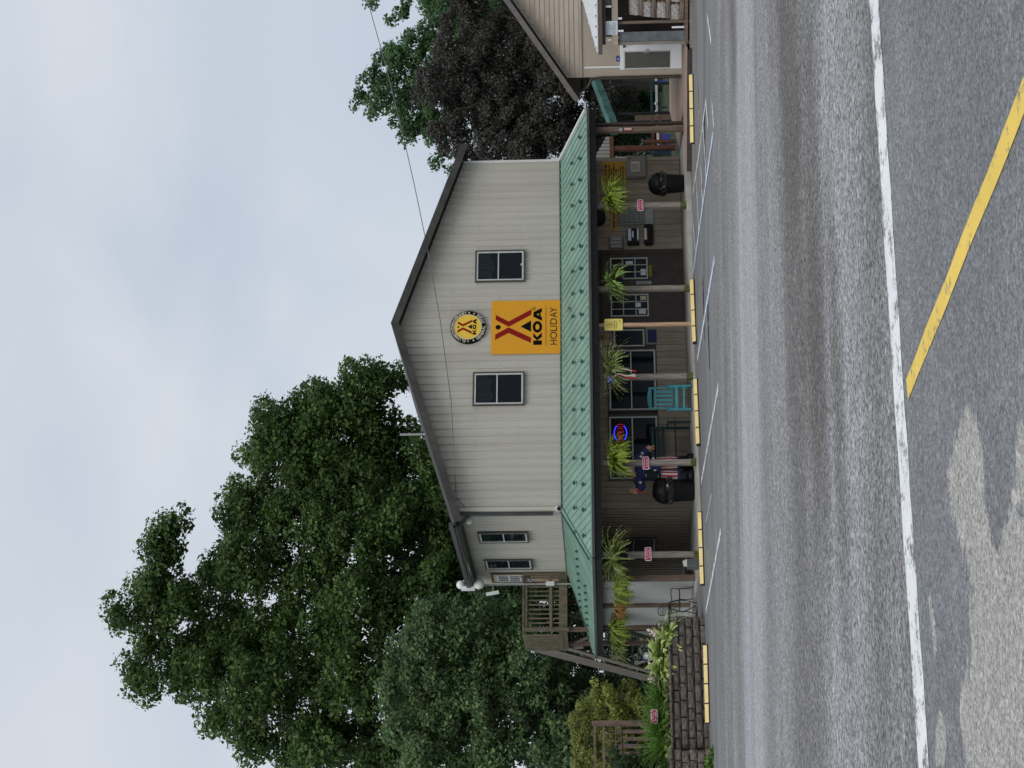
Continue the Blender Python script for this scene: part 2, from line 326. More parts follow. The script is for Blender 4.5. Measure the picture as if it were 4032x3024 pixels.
# ------------------------------------------------------------------ ground, lot, road, markings
def sheet(name, inside, xs, ys, dz, m, label=None, zf=gz):
    idx = {}; mb = MB()
    def vid(i, j):
        if (i,j) not in idx: idx[(i,j)] = len(mb.v); mb.v.append((xs[i], ys[j], zf(xs[i], ys[j])+dz))
        return idx[(i,j)]
    for i in range(len(xs)-1):
        for j in range(len(ys)-1):
            if inside((xs[i]+xs[i+1])/2, (ys[j]+ys[j+1])/2):
                mb.f.append((vid(i,j), vid(i+1,j), vid(i+1,j+1), vid(i,j+1))); mb.m.append(0)
    return build(name, mb, m, kind='structure', label=label)
def strip(name, fx, us, dz, m, label=None, rows=6):           # fx(u) -> two edge points (x, y); follows the ground
    mb = MB(); k = len(us)
    for u in us:
        (ax, ay), (bx, by) = fx(u)
        for q in range(rows+1):
            x = ax+(bx-ax)*q/rows; y = ay+(by-ay)*q/rows; mb.v.append((x, y, gz(x, y)+dz))
    n = rows+1
    for i in range(k-1):
        for q in range(rows): mb.f.append((i*n+q, (i+1)*n+q, (i+1)*n+q+1, i*n+q+1)); mb.m.append(0)
    return build(name, mb, m, kind='structure', label=label)
gx = [-1500,-700,-300,-140,-80]+list(np.arange(-60, 92, 2.0))+[110,160,300,700,1500]
gy = [-1500,-600,-250,-120,-80]+list(np.arange(-62, 62, 2.0))+[80,120,200,400,900,2500]
sheet('ground', lambda x, y: True, gx, gy, -0.05, GRASS, 'grassy earth running out to the horizon')
def linew(w, x):                                       # y on the line w metres from the lot edge
    return -4.3 - (w + (x-6.34)*.376)/.927
us = list(np.arange(-60, 90.1, 1.5))
def yedge(x): return linew(0 + .12*math.sin(x*.7)+.08*math.sin(x*1.9+1), x)
def yline(x): return -30.9 - .127*(x-1.58) + .035*math.sin(x*.5)
strip('parking_lot', lambda u: ((u, linew(0,u)-.6), (u, 2.6)), us, 0.0, A_LOT, 'smooth grey asphalt parking lot in front of the porch')
us2 = list(np.arange(-60, 60.1, .5))
strip('road_apron', lambda u: ((u, min(linew(60,u), -66)), (u, yedge(u))), us2, 0.004, A_CHIP, 'speckled chip seal apron between lot and road', rows=80)
strip('road', lambda u: ((u, -70), (u, yline(u)-.1)), us2, 0.008, A_ROAD, 'grey road lane with worn pale patches nearest the camera', rows=50)

WA = [(2.9, -32.88), (2.85, -32.55), (2.78, -32.31), (2.66, -32.27), (2.48, -32.36), (2.3, -32.46), (2.1, -32.57), (1.99, -32.46), (1.85, -32.43), (1.76, -32.18), (1.65, -32.03), (1.5, -32.05), (1.35, -32.0), (1.12, -33.36), (2.01, -33.8), (2.2, -33.41), (2.16, -33.27), (2.11, -33.17), (2.15, -33.07), (2.31, -33.02), (2.45, -33.04), (2.6, -33.03), (2.76, -32.98)]
WB = [(2.42, -34.0), (2.47, -33.73), (2.37, -33.59), (2.19, -33.42), (2.02, -33.81)]
WC = [(2.35, -31.55), (2.21, -31.56), (2.01, -31.57), (2.04, -31.65), (2.2, -31.65), (2.33, -31.62)]
WD = [(1.76, -31.56), (1.67, -31.45), (1.52, -31.35), (1.48, -31.52), (1.55, -31.66), (1.69, -31.68)]
def sdist(poly, X, Y):                                # signed distance to a polygon, positive inside
    P = np.array(poly); Q = np.roll(P, -1, axis=0); d = np.full(X.shape, 1e9); ins = np.zeros(X.shape, bool)
    for a, b in zip(P, Q):
        e = b-a; t = np.clip(((X-a[0])*e[0]+(Y-a[1])*e[1])/(e@e), 0, 1); d = np.minimum(d, np.hypot(X-a[0]-t*e[0], Y-a[1]-t*e[1]))
        c = (a[1] > Y) != (b[1] > Y); xx = (b[0]-a[0])*(Y-a[1])/(b[1]-a[1] if b[1] != a[1] else 1e-9)+a[0]; ins ^= c & (X < xx)
    return np.where(ins, d, -d)
xs_ = list(np.arange(1.0, 3.3, .03)); ys_ = list(np.arange(-34.6, -31.2, .03))
wp_ = sheet('worn_road_patch', lambda x, y: y < yline(x)-.12, xs_, ys_, .0095, A_ROAD, 'pale worn patches in the road nearest the camera')
co = np.array([v.co for v in wp_.data.vertices]); wear = np.zeros(len(co))
for pl, sc in ((WA,.22),(WB,.2),(WC,.06),(WD,.07)): wear = np.maximum(wear, np.clip(.5+sdist(pl, co[:,0], co[:,1])/(2*sc), 0, 1))
at = wp_.data.attributes.new('wear', 'FLOAT', 'POINT'); at.data.foreach_set('value', wear.astype(np.float32))
def paint(name, base, wear, wc=(.17,.17,.17)):
    m = mat(name, base, .65, .04, 3); nt = m.node_tree; L = nt.links.new; p = nt.nodes['Principled BSDF']
    tc = N(nt,'ShaderNodeTexCoord'); n1 = N(nt,'ShaderNodeTexNoise', Scale=26.0, Detail=7, Roughness=.7); L(tc.outputs['Object'], n1.inputs['Vector'])
    n2 = N(nt,'ShaderNodeTexNoise', Scale=5.0, Detail=5); L(tc.outputs['Object'], n2.inputs['Vector'])
    ad = N(nt,'ShaderNodeMath', operation='ADD'); L(n1.outputs['Fac'], ad.inputs[0]); L(n2.outputs['Fac'], ad.inputs[1])
    rp = N(nt,'ShaderNodeValToRGB'); rp.color_ramp.elements[0].position = wear/2; rp.color_ramp.elements[1].position = wear/2+.09
    hv = N(nt,'ShaderNodeMath', operation='MULTIPLY'); hv.inputs[1].default_value = .5; L(ad.outputs[0], hv.inputs[0]); L(hv.outputs[0], rp.inputs[0])
    mx = N(nt,'ShaderNodeMixRGB'); L(rp.outputs[0], mx.inputs[0]); mx.inputs[1].default_value = (*wc,1)
    src = p.inputs['Base Color'].links[0].from_socket; L(src, mx.inputs[2]); L(mx.outputs[0], p.inputs['Base Color'])
    return m
P_WHITE = paint('road_paint_white', (.84,.85,.84), .82); P_YEL = paint('road_paint_yellow', (.86,.60,.10), .74)
P_STALL = paint('stall_paint_white', (.74,.74,.72), .84); P_BLUE = paint('stall_paint_blue_white', (.60,.68,.84), .80)
strip('white_edge_line', lambda u: ((u, yline(u)-.30+.012*math.sin(u*9)), (u, yline(u)+.01*math.sin(u*7+1))), list(np.arange(-40, 40, .25)), 0.0105, P_WHITE, 'long white painted edge line across the road')
def seg(name, a, b, w, m, label=None, dz=0.008):
    a = Vector((*a,0)); b = Vector((*b,0)); d = (b-a); L_ = d.length; d.normalize(); n = Vector((-d.y, d.x, 0))
    k = max(2, int(L_/.3)); 
    return strip(name, lambda t: (tuple((a+d*(L_*t)-n*(w/2+.006*math.sin(t*31)))[:2]), tuple((a+d*(L_*t)+n*(w/2+.006*math.sin(t*23+2)))[:2])), [i/k for i in range(k+1)], dz, m, label)
seg('yellow_line', (3.66,-36.5), (3.53,-31.52), .128, P_YEL, 'yellow painted line running into the white edge line', .0118)
for i, (a, b, m, w) in enumerate([((18.74,-9.35),(19.89,-.5),P_BLUE,.18), ((16.3,-8.32),(17.0,-1.35),P_BLUE,.18), ((22.1,-.9),(21.15,-5.9),P_STALL,.16),
        ((21.74,-2.43),(19.5,-3.6),P_STALL,.16), ((20.7,-4.7),(19.2,-5.4),P_STALL,.16), ((21.03,-5.91),(19.05,-6.9),P_STALL,.16), ((22.1,-.05),(19.86,-1.83),P_STALL,.16),
        ((21.0,-7.1),(19.85,-7.85),P_STALL,.16), ((21.3,-5.6),(21.0,-7.2),P_STALL,.16), ((19.6,-9.3),(18.7,-9.7),P_STALL,.16), ((22.6,-8.2),(21.1,-9.3),P_STALL,.16),
        ((13.55,-7.84),(13.83,-.96),P_STALL,.16), ((10.72,-6.7),(10.58,-.8),P_STALL,.16), ((12.31,-4.41),(12.41,-2.11),P_STALL,.06)]):
    seg('stall_line', a, b, w, m)
WET = mat('wet_puddle', (.03,.03,.03), .03, .1, 3, spec=.8)
for (x, y, rx, ry, rot) in [(22.6,-4.2,.75,.12,-10), (11.3,-2.3,.55,.07,5), (15.85,-5.6,.9,.14,-12), (20.4,-6.4,.7,.2,-8), (17.1,-4.4,.8,.1,-10)]:
    mb = MB(); n = 28; vs = [(x, y, gz(x, y)+.006)]
    for i in range(n):
        a = 2*PI*i/n; rr = 1+.22*math.sin(3*a+x)+.12*math.sin(5*a+y); px = rx*rr*math.cos(a); py = ry*rr*math.sin(a); c, s_ = math.cos(R(rot)), math.sin(R(rot))
        X = x+px*c-py*s_; Y = y+px*s_+py*c; vs.append((X, Y, gz(X, Y)+.006))
    mb.add(vs, [(0, i+1, (i+1)%n+1) for i in range(n)]); build('puddle', mb, WET, kind='structure')
# ------------------------------------------------------------------ main building
XL, XR, YW = 14.3, 25.16, 2.4
ZJ, ZE = 3.56, 6.5; XA = 19.74; SL = (8.26-6.5)/(XA-XL)
def ztop(x): return ZE + SL*(min(x-XL, XR-x) if XL <= x <= XR else 0)
B = thing('main_building', 'tan two storey gabled building with green metal porch roof', 'building', (19.7, 2.4, 0))
mb = MB(); mb.prism([(XL,0.05),(XR,0.05),(XR,ZE),(XA,8.24),(XL,ZE)], YW+.02, 9.6)
GW = build('wall', mb, MT['siding'], B)
# ribbed metal sheets on the gable and on the left side
def rib_panel(xs0, xs1, zb, top, y, axis='x'):
    """sheet from s0 to s1 with raised ribs every 0.23 m; top(s) gives the upper edge"""
    mb = MB(); prof = []; s = xs0; prof.append((xs0, .004)); k = 0.115
    while k < xs1-xs0-.02:
        c = xs0+k
        for ds, d in ((-.03,.004),(-.012,.042),(.012,.042),(.022,.004)): prof.append((c+ds, d))
        k += .23
    prof.append((xs1, .004))
    for (a, da), (b, db) in zip(prof, prof[1:]):
        if axis == 'x': mb.add([(a,y-da,zb),(b,y-db,zb),(b,y-db,top(b)),(a,y-da,top(a))], [(0,1,2,3)])
        else: mb.add([(y-da,a,zb),(y-db,b,zb),(y-db,b,top(b)),(y-da,a,top(a))], [(0,1,2,3)])
    return mb
npan = 12; pw = (XR-XL)/npan
for i in range(npan):
    a, b = XL+i*pw, XL+(i+1)*pw
    if a < XA < b:
        for q0, q1 in ((a, XA), (XA, b)): build('siding_panel', rib_panel(q0, q1, ZJ, ztop, YW), MT['siding'], GW)
    else: build('siding_panel', rib_panel(a, b, ZJ, ztop, YW), MT['siding'], GW)
for i in range(8):
    a = YW+.9*i; build('siding_panel', rib_panel(a, a+.9, ZJ, lambda s: ZE, XL, 'y'), MT['siding'], GW)
for i in range(8):
    a = YW+.9*i; build('siding_panel', rib_panel(a, a+.9, .08, lambda s: 2.6, XL, 'y'), MT['tan'], GW)
mb = MB(); mb.box(XR-.05, XR+.03, YW-.035, YW+.05, ZJ, ZE+.02); build('corner_trim', mb, MT['flash'], GW)
mb = MB(); mb.box(XL-.036, XL+.06, YW-.04, YW+.05, ZJ, ZE-.08); build('corner_trim', mb, MT['siding'], GW)
mb = MB(); mb.box(XL-.12, XL-.04, YW+.06, YW+.17, ZJ+.25, ZE-.1); build('downspout', mb, MT['bronze'], B)
# screws on the gable sheet, a band of small heads at each girt
mb = MB()
for zc in (4.2, 4.75, 5.3, 5.95, 6.7):
    x = XL+.115
    while x < XR:
        if zc < ztop(x)-.15: mb.box(x-.012+.05, x+.012+.05, YW-.012, YW, zc-.012, zc+.012)
        x += .23
build('screw_heads', mb, MT['greyl'], GW, kind='stuff')

# main roof with rake boards
YF, YB = 1.98, 8.75
def roofz(x): return 8.30 - SL*abs(x-XA)
mb = MB()
xl, xr = XL-.46, XR+.36
mb.prism([(xl,roofz(xl)),(XA,roofz(XA)),(xr,roofz(xr)),(xr,roofz(xr)+.05),(XA,roofz(XA)+.06),(xl,roofz(xl)+.05)], YF-.02, YB)
RF = build('roof', mb, MT['rake'], B)
for x0, x1 in ((xl, XA), (XA, xr)):
    mb = MB(); mb.prism([(x0,roofz(x0)-.17),(x1,roofz(x1)-.17),(x1,roofz(x1)+.045),(x0,roofz(x0)+.045)], YF-.055, YF-.021); build('rake_board', mb, MT['rake'], RF)
    mb = MB(); mb.prism([(x0,roofz(x0)-.05),(x1,roofz(x1)-.05),(x1,roofz(x1)-.003),(x0,roofz(x0)-.003)], YF, YW); build('soffit', mb, MT['soffit'], RF)
    mb = MB(); xa, xb = max(x0, XL), min(x1, XR); mb.prism([(xa,roofz(xa)-.13),(xb,roofz(xb)-.13),(xb,roofz(xb)-.055),(xa,roofz(xa)-.055)], YW-.05, YW-.024); build('frieze_board', mb, MT['bronze'], RF)
mb = MB(); mb.box(xl, XL-.03, YF, YB, ZE-.16, ZE-.12); build('soffit', mb, MT['soffit'], RF)
mb = MB(); mb.box(xr-.03, xr+.02, YF-.02, YB, ZE-.14, ZE+.1); build('fascia_board', mb, MT['rake'], RF)
mb = MB(); mb.prism([(xl-.11,ZE+.09),(xl-.11,ZE-.02),(xl-.02,ZE-.05),(xl-.02,ZE+.09)], YF, YB); build('gutter', mb, MT['bronze'], RF)
mb = MB(); mb.tube([(xl-.06,YF+.25,ZE-.05),(xl-.03,YF+.3,ZE-.18),(XL-.12,YW+.14,ZE-.36),(XL-.06,YW+.17,ZE-.5)], .045, 8); build('downspout', mb, MT['bronze'], RF)
mb = MB(); mb.tube([(17.15,4.0,7.4),(17.15,4.0,8.25)], .035, 8); build('vent_pipe', mb, MT['greyl'], RF)

MT['room_shade'] = mat('painted_room_shade', (.012,.018,.03), .9, .1, spec=0); MT['curtain'] = mat('pale_curtain', (.075,.085,.095), .9, .3, 5, stretch=(4,4,.6), spec=0)
def clearglass():
    m = bpy.data.materials.new('window_glass'); m.use_nodes = True; nt = m.node_tree; L = nt.links.new; o = nt.nodes['Material Output']; p = nt.nodes['Principled BSDF']
    p.inputs['Base Color'].default_value = (.004,.006,.01,1); p.inputs['Roughness'].default_value = .04; p.inputs['Specular IOR Level'].default_value = .35
    t = N(nt, 'ShaderNodeBsdfTransparent'); t.inputs[0].default_value = (.9,.95,1,1); mx = N(nt, 'ShaderNodeMixShader'); mx.inputs[0].default_value = .35; L(t.outputs[0], mx.inputs[1]); L(p.outputs[0], mx.inputs[2]); L(mx.outputs[0], o.inputs[0]); return m
MT['clearglass'] = clearglass()
def win_x(x0, x1, z0, z1, y, par, mull=None, sill=True, latch=False, curtain=False, tw=.045):
    """window in a wall facing -Y: dark casing, pale frame, glass, mullion"""
    mb = MB()
    for a in ((x0,x1,z1-tw,z1),(x0,x1,z0,z0+tw),(x0,x0+tw,z0+tw,z1-tw),(x1-tw,x1,z0+tw,z1-tw)): mb.box(a[0],a[1],y-.05,y,a[2],a[3])
    w = build('window', mb, MT['trim'], par); fw = .042
    mb = MB(); i0,i1,k0,k1 = x0+tw,x1-tw,z0+tw,z1-tw
    for a in ((i0,i1,k1-fw,k1),(i0,i1,k0,k0+fw),(i0,i0+fw,k0+fw,k1-fw),(i1-fw,i1,k0+fw,k1-fw)): mb.box(a[0],a[1],y-.04,y+.005,a[2],a[3])
    if latch: mb.box(i0+.53*(i1-i0)-.035, i0+.53*(i1-i0)+.035, y-.052, y-.041, k0+fw, k0+fw+.035)
    build('window_frame', mb, MT['frame'], w)
    zm = mull if mull else None
    cuts = [k0+fw, k1-fw] if zm is None else [k0+fw, zm-.016, zm+.016, k1-fw]
    if curtain:
        mb = MB(); mb.box(i0, i1, y-.004, y-.001, k0, k1); build('room_shade_sheet', mb, MT['room_shade'], w)  # thin dark sheet paints the unlit interior behind the glass
        mb = MB(); r = random.Random(int(x0*10)); xsq = [i0+fw+(i1-i0-2*fw)*q/9 for q in range(10)]; zb = [k1-.33*(k1-k0)-.05*math.sin(q*1.3+x0)-.06*r.random()+(.13 if q in (0,8,9) else 0) for q in range(10)]
        mb.add([(a, y-.006, k1-fw) for a in xsq]+[(a, y-.0065, b) for a, b in zip(xsq, zb)], [(q,q+1,q+11,q+10) for q in range(9)]); build('curtain', mb, MT['curtain'], w)
    for q in range(0, len(cuts), 2):
        mb = MB(); mb.box(i0+fw, i1-fw, y-.018-.008*(q>0), y-.012, cuts[q], cuts[q+1]); build('pane', mb, MT['clearglass' if curtain else 'glass'], w)
    if zm is not None:
        mb = MB(); mb.box(i0+fw, i1-fw, y-.034, y-.004, zm-.016, zm+.016); build('mullion', mb, MT['frame'], w)
    return w
def win_y(y0, y1, z0, z1, x, par, mull, tw=.05):
    mb = MB()
    for a in ((y0,y1,z1-tw,z1),(y0,y1,z0,z0+tw),(y0,y0+tw,z0+tw,z1-tw),(y1-tw,y1,z0+tw,z1-tw)): mb.box(x-.05,x,a[0],a[1],a[2],a[3])
    w = build('window', mb, MT['trim'], par); fw = .042
    mb = MB(); i0,i1,k0,k1 = y0+tw,y1-tw,z0+tw,z1-tw
    for a in ((i0,i1,k1-fw,k1),(i0,i1,k0,k0+fw),(i0,i0+fw,k0+fw,k1-fw),(i1-fw,i1,k0+fw,k1-fw)): mb.box(x-.04,x+.005,a[0],a[1],a[2],a[3])
    build('window_frame', mb, MT['frame'], w)
    for ka, kb in ((k0+fw, mull-.016), (mull+.016, k1-fw)):
        mb = MB(); mb.box(x-.018, x-.008, i0+fw, i1-fw, ka, kb); build('pane', mb, MT['glass'], w)
    mb = MB(); mb.box(x-.034, x-.004, i0+fw, i1-fw, mull-.016, mull+.016); build('mullion', mb, MT['frame'], w)
    return w
YG = YW-.046
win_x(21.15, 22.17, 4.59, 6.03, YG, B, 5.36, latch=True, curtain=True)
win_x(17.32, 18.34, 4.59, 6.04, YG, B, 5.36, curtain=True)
win_y(4.18, 5.1, 4.57, 6.0, XL-.046, B, 5.28); win_y(6.78, 7.76, 4.57, 6.0, XL-.046, B, 5.28)
# upper side door to the deck
mb = MB()
for a in ((8.3,9.25,5.83,5.9),(8.3,8.38,3.7,5.83),(9.17,9.25,3.7,5.83)): mb.box(XL-.06,XL-.024,a[0],a[1],a[2],a[3])
d = build('door', mb, MT['trim'], B, label='tan deck door with a white gridded window')
mb = MB(); mb.box(XL-.05, XL-.026, 8.38, 9.17, 3.7, 5.83); build('door_panel', mb, mat('tan_door', (.55,.40,.26), .6, .08), d)
mb = MB()
for k in range(4): mb.box(XL-.072, XL-.052, 8.5+.19*k-.02, 8.5+.19*k+.02, 4.65, 5.7)
for k in range(4): mb.box(XL-.073, XL-.053, 8.5, 9.07, 4.65+.35*k-.02, 4.65+.35*k+.02)
build('window_frame', mb, MT['white'], d)
mb = MB(); mb.box(XL-.056, XL-.051, 8.5, 9.07, 4.65, 5.7); build('pane', mb, MT['glass'], d)

# lower storey: grooved boards one by one
mb = MB(); mb.box(XL+.01, XR-.01, YW-.004, YW+.018, .06, 2.62); LW = build('lower_wall', mb, MT['brown'], B)
proto = None; bw = .201; x = XL
gaps = [(19.8,22.12,0,3), (19.03,19.63,1.19,2.12), (17.1,19.0,.9,2.27), (15.09,16.99,.9,2.29)]
k = 0
while x < XR-.02:
    x1 = min(x+bw, XR); segs = [(.07, 2.6)]
    for g0, g1, h0, h1 in gaps:
        if x1 > g0+.02 and x < g1-.02:
            segs = [s for s in ((.07, h0), (h1, 2.6)) if s[1]-s[0] > .05]
    for z0, z1 in segs:
        if x1-x > bw-.001 and (z0, z1) == (.07, 2.6) and proto is not None: share('siding_board', proto, LW, (x-PX, 0, 0)).rotation_euler = (0,0,0)
        else:
            mb = MB(); mb.box(x+.006, x1-.006, YW-.018, YW-.004, z0, z1); o = build('siding_board', mb, MT['tan'], LW)
            if x1-x > bw-.001 and (z0, z1) == (.07, 2.6) and proto is None: proto = o; PX = x
    x += bw
YL = YW-.018
mb = MB(); mb.box(XR-.1, XR+.02, YL-.03, YL, .06, 2.6); build('corner_trim', mb, MT['tan'], LW)
win_x(17.1, 19.0, .9, 2.27, YL, B, 1.62, tw=.04); win_x(15.09, 16.99, .9, 2.29, YL, B, 1.62, tw=.04); win_x(19.03, 19.63, 1.19, 2.12, YL, B, None, tw=.035)
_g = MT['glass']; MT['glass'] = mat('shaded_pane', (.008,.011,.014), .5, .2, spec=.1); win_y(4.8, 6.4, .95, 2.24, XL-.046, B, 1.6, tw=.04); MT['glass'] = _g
# double entrance door
DD = build('double_door', (lambda m: (m.box(19.8,22.12,YW-.05,YW-.004,2.30,2.40), m.box(19.8,19.93,YW-.05,YW-.004,.06,2.30), m.box(21.99,22.12,YW-.05,YW-.004,.06,2.30), m)[-1])(MB()), MT['brown'], B, label='dark brown double entrance door with white gridded windows')
for (a, b, w0, w1, hx) in ((19.93,20.955,20.0,20.7,20.86), (20.965,21.99,21.18,21.86,21.06)):
    mb = MB(); mb.box(a, b, YW-.034, YW-.006, .08, 2.295); build('door_leaf', mb, MT['brown'], DD)
    mb = MB(); z0, z1 = 1.08, 2.15; f = .035
    for q in ((w0,w1,z1-f,z1),(w0,w1,z0,z0+f),(w0,w0+f,z0+f,z1-f),(w1-f,w1,z0+f,z1-f)): mb.box(q[0],q[1],YW-.055,YW-.034,q[2],q[3])
    for k in (1, 2):
        xx = w0+(w1-w0)*k/3; zz = z0+(z1-z0)*k/3
        mb.box(xx-.012, xx+.012, YW-.05, YW-.036, z0+f, z1-f)
        for kk in range(3): mb.box(w0+f+(w1-w0-2*f)*kk/3+.013*(kk>0), w0+f+(w1-w0-2*f)*(kk+1)/3-.013*(kk<2), YW-.049, YW-.0365, zz-.012, zz+.012)
    build('window_frame', mb, MT['frame'], DD)
    mb = MB(); mb.box(w0+f, w1-f, YW-.036, YW-.0345, z0+f, z1-f); build('pane', mb, MT['glass'], DD)
    mb = MB(); mb.box(hx-.05, hx+.05, YW-.05, YW-.035, .98, 1.42); mb.tube([(hx,YW-.05,1.08),(hx,YW-.1,1.1),(hx,YW-.1,1.3),(hx,YW-.05,1.32)], .012, 6); build('handle', mb, MT['greyl'], DD)
    for (px, pz, pw_, ph, mm) in ([(20.08,1.16,.16,.2,'paper'),(20.3,1.3,.13,.16,'paper'),(20.52,1.14,.12,.17,'cream')] if hx < 21 else [(21.3,1.14,.2,.14,'paper'),(21.66,1.5,.1,.2,'paper')]):
        mb = MB(); mb.box(px, px+pw_, YW-.0385, YW-.0365, pz, pz+ph); build('notice', mb, MT[mm], DD)
mb = MB(); mb.box(21.25,21.62,YW-.04,YW-.034,.96,1.05); build('sticker', mb, MT['olive'], DD, label='small yellow sticker under the door window')

# porch: slab, posts, beam, roof
mb = MB(); mb.add([(11.95,-.16,.05),(22.7,-.16,.05),(24.9,-.16,-.02),(25.3,2.42,.04),(25.3,9.6,.06),(XL,9.6,.06),(XL,2.42,.075),(12.15,9.6,.06),(11.95,9.6,.06)],
      [(0,1,2,3,6),(0,6,5,7,8)]); mb.add([(11.95,-.16,-.2),(22.7,-.16,-.2),(22.7,-.16,.05),(11.95,-.16,.05)],[(0,1,2,3)]); mb.add([(22.7,-.16,-.2),(24.9,-.16,-.2),(24.9,-.16,-.02),(22.7,-.16,.05)],[(0,1,2,3)]); mb.add([(11.95,-.16,-.2),(11.95,-.16,.05),(11.95,9.6,.06),(11.95,9.6,-.2)],[(0,1,2,3)])
build('porch_slab', mb, MT['conc'], kind='structure', label='concrete porch slab under the green roof')
def post(x, y, w=.14, m='wood', z0=.05, z1=2.52, name='porch_post'):
    mb = MB(); k = 5; h = w/2
    for i in range(k):                                                     # slightly uneven, checked timber
        pass
    mb.box(x-h, x+h, y-h, y+h, z0, z1); o = build(name, mb, MT[m], B, bevel=.012); return o
MOSS = mat('mossy_post_foot', (.10,.12,.035), .95, .3, 12, .4)
for x in (12.26, 14.72, 17.12, 19.70, 22.24): 
    p = post(x, 0)
    mb = MB(); mb.box(x-.078, x+.078, -.078, .078, .05, .19+.05*random.random()); build('moss', mb, MOSS, p)
post(18.62, -.03, .10, 'woodn', .03, 2.53)
p = post(24.66, -.02, .15, 'wood2', -.02, 2.52); mb = MB(); mb.box(24.86, 24.94, .02, .10, -.02, 2.5); build('downspout', mb, MT['brown'], p)
for y in (2.43, 5.04, 7.45): post(12.36, y, .15, 'wood2', .06, 2.5)
for y0, y1 in ((2.52,4.96), (5.13,7.37)):
    mb = MB(); mb.box(12.38, 12.42, y0, y1, .07, 2.5); build('side_panel', mb, MT['whitew'], B)
EV = 2.78; HX, HY = 12.12, -.3
SR = (ZJ-EV)/(YW-HY); SS = (ZJ-EV)/(XL-HX)
PR = build('porch_roof', (lambda m: (m.slab([(XL,YW-.03,ZJ-.05),(XL,8.3,ZJ-.05),(HX+.02,9.9,EV-.05),(HX+.02,HY+.02,EV-.05)], .05), m.slab([(XR,YW-.03,ZJ-.05),(XL,YW-.03,ZJ-.05),(HX+.02,HY+.02,EV-.05),(XR-.1,HY+.02,EV-.05)], .05), m)[-1])(MB()), MT['soffit'], B)
def ytopf(x): return YW-.03 if x >= XL else HY+(x-HX)/(XL-HX)*(YW-.03-HY)
def rz(y): return EV+(y-HY)*SR
xs = [HX]; 
while xs[-1] < XR-.05: xs.append(min(xs[-1]+.69, XR))
for a, b in zip(xs, xs[1:]):
    mb = MB(); pts = [(a,HY-.02),(b,HY-.02),(b,ytopf(b))]
    if a < XL < b: pts.append((XL, ytopf(XL)))
    if ytopf(a) > HY: pts.append((a,ytopf(a)))
    mb.slab([(p[0],p[1],rz(p[1])) for p in pts], .03)
    x = a
    while x < b-.05:
        yt = ytopf(x)
        if yt > HY+.1: mb.bar((x+.03,HY-.02,rz(HY)+.012), (x+.03,yt,rz(yt)+.012), .026, .03)
        x += .23
    build('roof_panel', mb, MT['green'], PR)
ys = [HY]
while ys[-1] < 9.85: ys.append(min(ys[-1]+.92, 9.9))
def xt(y):                                              # upper limit of the side slope at y
    if y < YW: return HX+(y-HY)/(YW-HY)*(XL-HX)
    return XL if y <= 8.3 else XL-(y-8.3)/1.6*(XL-HX)
for a, b in zip(ys, ys[1:]):
    mb = MB(); pts = [(HX-.02,b),(HX-.02,a),(xt(a),a)]
    if a < YW < b: pts.append((XL,YW))
    if a < 8.3 < b: pts.append((XL,8.3))
    pts.append((xt(b),b))
    mb.slab([(min(p[0],XL-.03),p[1],EV+(p[0]-HX)*SS) for p in reversed(pts)], .03)
    y = a+.115
    while y < b:
        if xt(y) > HX+.15: mb.bar((HX,y,EV+.01), (xt(y)-.03,y,EV+(xt(y)-HX)*SS+.01), .026, .026)
        y += .23
    build('roof_panel', mb, MT['green'], PR)
mb = MB(); mb.bar((HX,HY,EV+.02), (XL,YW-.03,ZJ+.02), .09, .03); build('hip_cap', mb, MT['green'], PR)
mb = MB()
for i in range(24):
    t = (i+.2)/24; mb.bar((HX+t*(XL-HX)-.06,HY+t*(YW-HY),EV+t*(ZJ-EV)+.045), (HX+(t+.024)*(XL-HX)-.06,HY+(t+.024)*(YW-HY),EV+(t+.024)*(ZJ-EV)+.045), .05, .03)
build('foam_closure', mb, MT['greend'], PR, kind='stuff')
mb = MB(); mb.box(XL, XR, YW-.06, YW-.026, ZJ-.05, ZJ+.035); build('wall_flashing', mb, MT['greend'], PR)
mb = MB(); mb.box(XL-.06, XL-.026, YW, 8.3, ZJ-.05, ZJ+.035); build('wall_flashing', mb, MT['greend'], PR)
mb = MB(); mb.bar((XR+.0,HY-.02,EV+.02), (XR+.0,YW-.03,ZJ+.03), .09, .06); build('end_trim', mb, MT['flash'], PR)
mb = MB(); mb.box(HX-.02, XR+.03, HY-.07, HY-.03, EV-.10, EV-.035); mb.box(HX-.1, HX-.03, HY, 9.9, EV-.10, EV-.035); build('gutter', mb, MT['bronze'], PR)
mb = MB(); mb.box(HX-.02, XR+.02, HY-.03, HY+.02, EV-.28, EV-.055); mb.box(HX-.03, HX+.02, HY+.02, 9.9, EV-.28, EV-.055); build('fascia_board', mb, MT['black'], PR)
mb = MB(); mb.box(HX-.02, XR-.02, .0-.08, .08, EV-.27, EV-.06); build('beam', mb, MT['brown'], PR)
mb = MB(); mb.box(HX+.03, XR-.03, HY+.03, YW-.03, EV-.2, EV-.17); mb.box(HX+.03, XL-.03, YW-.03, 9.8, EV-.2, EV-.17); build('ceiling', mb, MT['brown'], PR)
